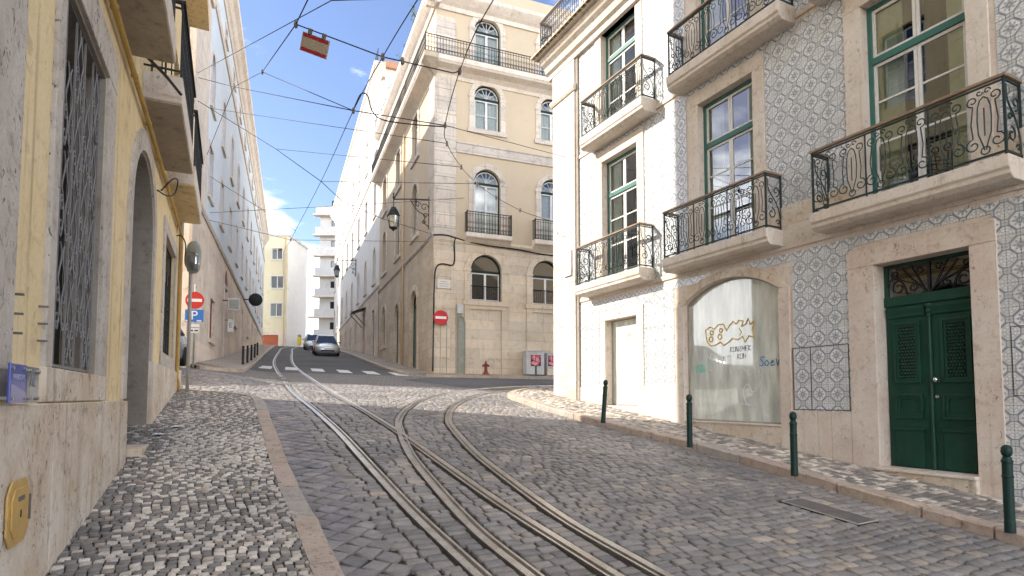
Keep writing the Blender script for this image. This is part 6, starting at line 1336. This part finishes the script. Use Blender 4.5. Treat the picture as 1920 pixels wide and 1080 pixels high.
m = MB(); m.box(-.05, .05, -.0235, -.02, .06, .085); m.build('name_plate', 'rust_steel', hc); m = MB(); m.box(-.006, .006, -.0235, -.02, -.03, .01); m.build('key_slot', 'plain_black', hc); m = MB(); m.box(.165, .185, -.02, .0, -.07, .07); m.build('hinge', 'rust_steel', hc)
for k, (a, b) in enumerate(((4.75, -.24), (5.35, -.42))):
    p = LNo + LNx * a + LNy * b; m = MB(); z = .0; rr = random.Random(k); n = 7
    m.v = [(.05 * (i - 3) * (1 + .2 * rr.random()) * .5, .04 * (j - 3) * .5, .012 + .012 * rr.random()) for j in range(n) for i in range(n)]; m.f = [(j * n + i, j * n + i + 1, (j + 1) * n + i + 1, (j + 1) * n + i) for j in range(n - 1) for i in range(n - 1)]
    o = m.build('paper_scrap', 'paper', None); o.location = (p[0], p[1], G(*p) + .12); o.rotation_euler = (R_(4), R_(-3), rr.random() * 3); tag(o, 'crumpled white paper scrap ' + ('nearer the yellow building doorstep' if k == 0 else 'farther from the yellow building doorstep'), 'litter', 'paper scraps on the left pavement')
# --- things on the pale building
def lfp(x, y, z): p = LFo + LFd * x - LFn * y; return (p[0], p[1], z)
dsh = thing('satellite_dish', 'dark round satellite dish on the pale building string course', 'satellite dish', lfp(20.8, -.1, 6.9), 110.67)
m = MB(); m.lathe([(.02, .10), (.25, .06), (.42, .0), (.46, -.03), (.25, .03), (.02, .07)], (0, 0, 0), 18); m.v = [(p[2] * -1 - .2, p[0] - .75, p[1]) for p in m.v]; m.build('reflector', 'iron_black', dsh, smooth=True); m = MB(); m.tube([(0, 0, 0), (-.1, -.7, 0)], .04, 5); m.build('arm', 'iron_black', dsh)
bx_ = thing('hanging_sign', 'grey box sign projecting from the pale building above a red door', 'sign', lfp(7.7, -.05, 4.2), 110.67)
m = MB(); m.box(-.1, .1, -.80, -.25, .1, .72); m.build('box', 'cabinet_grey', bx_, bevel=.02); m = MB(); m.box(-.112, -.1, -.74, -.31, .18, .64); m.build('face', 'luminaire_grey', bx_); m = MB(); m.tube([(0, 0, .6), (0, -.3, .6)], .03, 5); m.build('bracket', 'iron_black', bx_)
b2 = thing('hanging_sign', 'narrow pale sign marked E on the pale building', 'sign', lfp(9.2, -.05, 3.3), 110.67)
m = MB(); m.box(-.04, .04, -.40, -.12, 0.1, .75); m.build('plate', 'sign_white', b2); text_obj('E', .36, 'ink_grey', b2, (-.045, -.26, .42), (R_(90), 0, R_(-90)), .004, 'letter'); m = MB(); m.tube([(0, .02, .7), (0, -.2, .7)], .02, 5); m.build('bracket', 'iron_black', b2)
# --- top of the hill
P0 = np.array([-28.4, 78.0]); P1 = np.array([-19.5, 74.5]); fe = thing('street_railing', 'white metal railing across the top of the hill road', 'railing', (P0[0], P0[1], G(*P0)))
m = MB(); n = 12
for k in range(n + 1): p = P0 + (P1 - P0) * k / n; m.tube([(p[0] - P0[0], p[1] - P0[1], G(*p) - G(*P0)), (p[0] - P0[0], p[1] - P0[1], G(*p) - G(*P0) + 1.35)], .035, 5)
m.build('posts', 'cabinet_grey', fe); m = MB()
for h in (.7, 1.35): m.tube([(*(P0 + (P1 - P0) * k / n - P0), G(*(P0 + (P1 - P0) * k / n)) - G(*P0) + h) for k in range(n + 1)], .035, 5)
m.build('rails', 'cabinet_grey', fe)
q = np.array([-27.0, 74.2]); yb_ = thing('litter_bin', 'yellow litter bin in front of the railing at the hilltop', 'bin', (q[0], q[1], G(*q)))
m = MB(); m.lathe([(.05, 0), (.05, .3), (.24, .32), (.28, 1.15), (.2, 1.25)], (0, 0, 0), 10); m.build('body', 'yellow_paint', yb_); m = MB(); m.lathe([(.2, 1.25), (.24, 1.3), (.22, 1.6), (.05, 1.65)], (0, 0, 0), 10); m.build('hood', 'luminaire_grey', yb_)
q = np.array([-26.0, 74.6]); bs = thing('street_sign', 'small blue street sign beside the yellow litter bin', 'road sign', (q[0], q[1], G(*q))); m = MB(); m.tube([(0, 0, 0), (0, 0, 1.7)], .03, 5); m.build('pole', 'metal_pole', bs); m = MB(); m.box(-.25, .25, -.05, -.03, 1.25, 1.75); m.build('plate', 'sign_blue', bs)
# --- plants on the roof terrace
rr = random.Random(11)
for k, t_ in enumerate((2.2, 4.4, 6.4, 9.0, 11.2, 13.4, 15.4)):
    p = CLo + CLd * t_ - CLn * .25; h = rr.uniform(.9, 2.0) if k else 2.4
    pt = thing('terrace_plant', 'leafy green plant on the cream building roof edge, ' + ['nearest the corner', 'second from the corner', 'third from the corner', 'fourth from the corner', 'fifth from the corner', 'sixth from the corner', 'farthest from the corner'][k], 'plant', (p[0], p[1], 19.3), 0, 'plants along the roof terrace')
    m = MB(); m.lathe([(.16, 0), (.24, .35), (.26, .38), (.2, .36)], (0, 0, 0), 10); m.build('pot', 'roof_clay', pt)
    st_ = MB(); lf = MB()
    for s in range(9):
        a = rr.uniform(0, 6.28); sp2 = rr.uniform(.1, .55); pts = [(0, 0, .35), (sp2 * .4 * math.cos(a), sp2 * .4 * math.sin(a), .35 + h * .5), (sp2 * math.cos(a), sp2 * math.sin(a), .35 + h * rr.uniform(.7, 1))]
        st_.tube(pts, .012, 3)
        for q_ in range(26):
            f = rr.uniform(.25, 1.05); b_ = [pts[0][i] + (pts[2][i] - pts[0][i]) * f + rr.gauss(0, .09) for i in range(3)]; d1_ = Vector((rr.gauss(0, 1), rr.gauss(0, 1), rr.gauss(0, .6))).normalized() * rr.uniform(.06, .13); d2_ = d1_.cross(Vector((rr.gauss(0, 1), rr.gauss(0, 1), 1))).normalized() * rr.uniform(.025, .05); b_ = Vector(b_)
            lf.add([b_ - d1_, b_ + d2_, b_ + d1_, b_ - d2_], [(0, 1, 2, 3)])
    st_.build('stems', 'rail_wood', pt); o = lf.build('leaves', 'leaf_green', pt); o['kind'] = 'stuff'
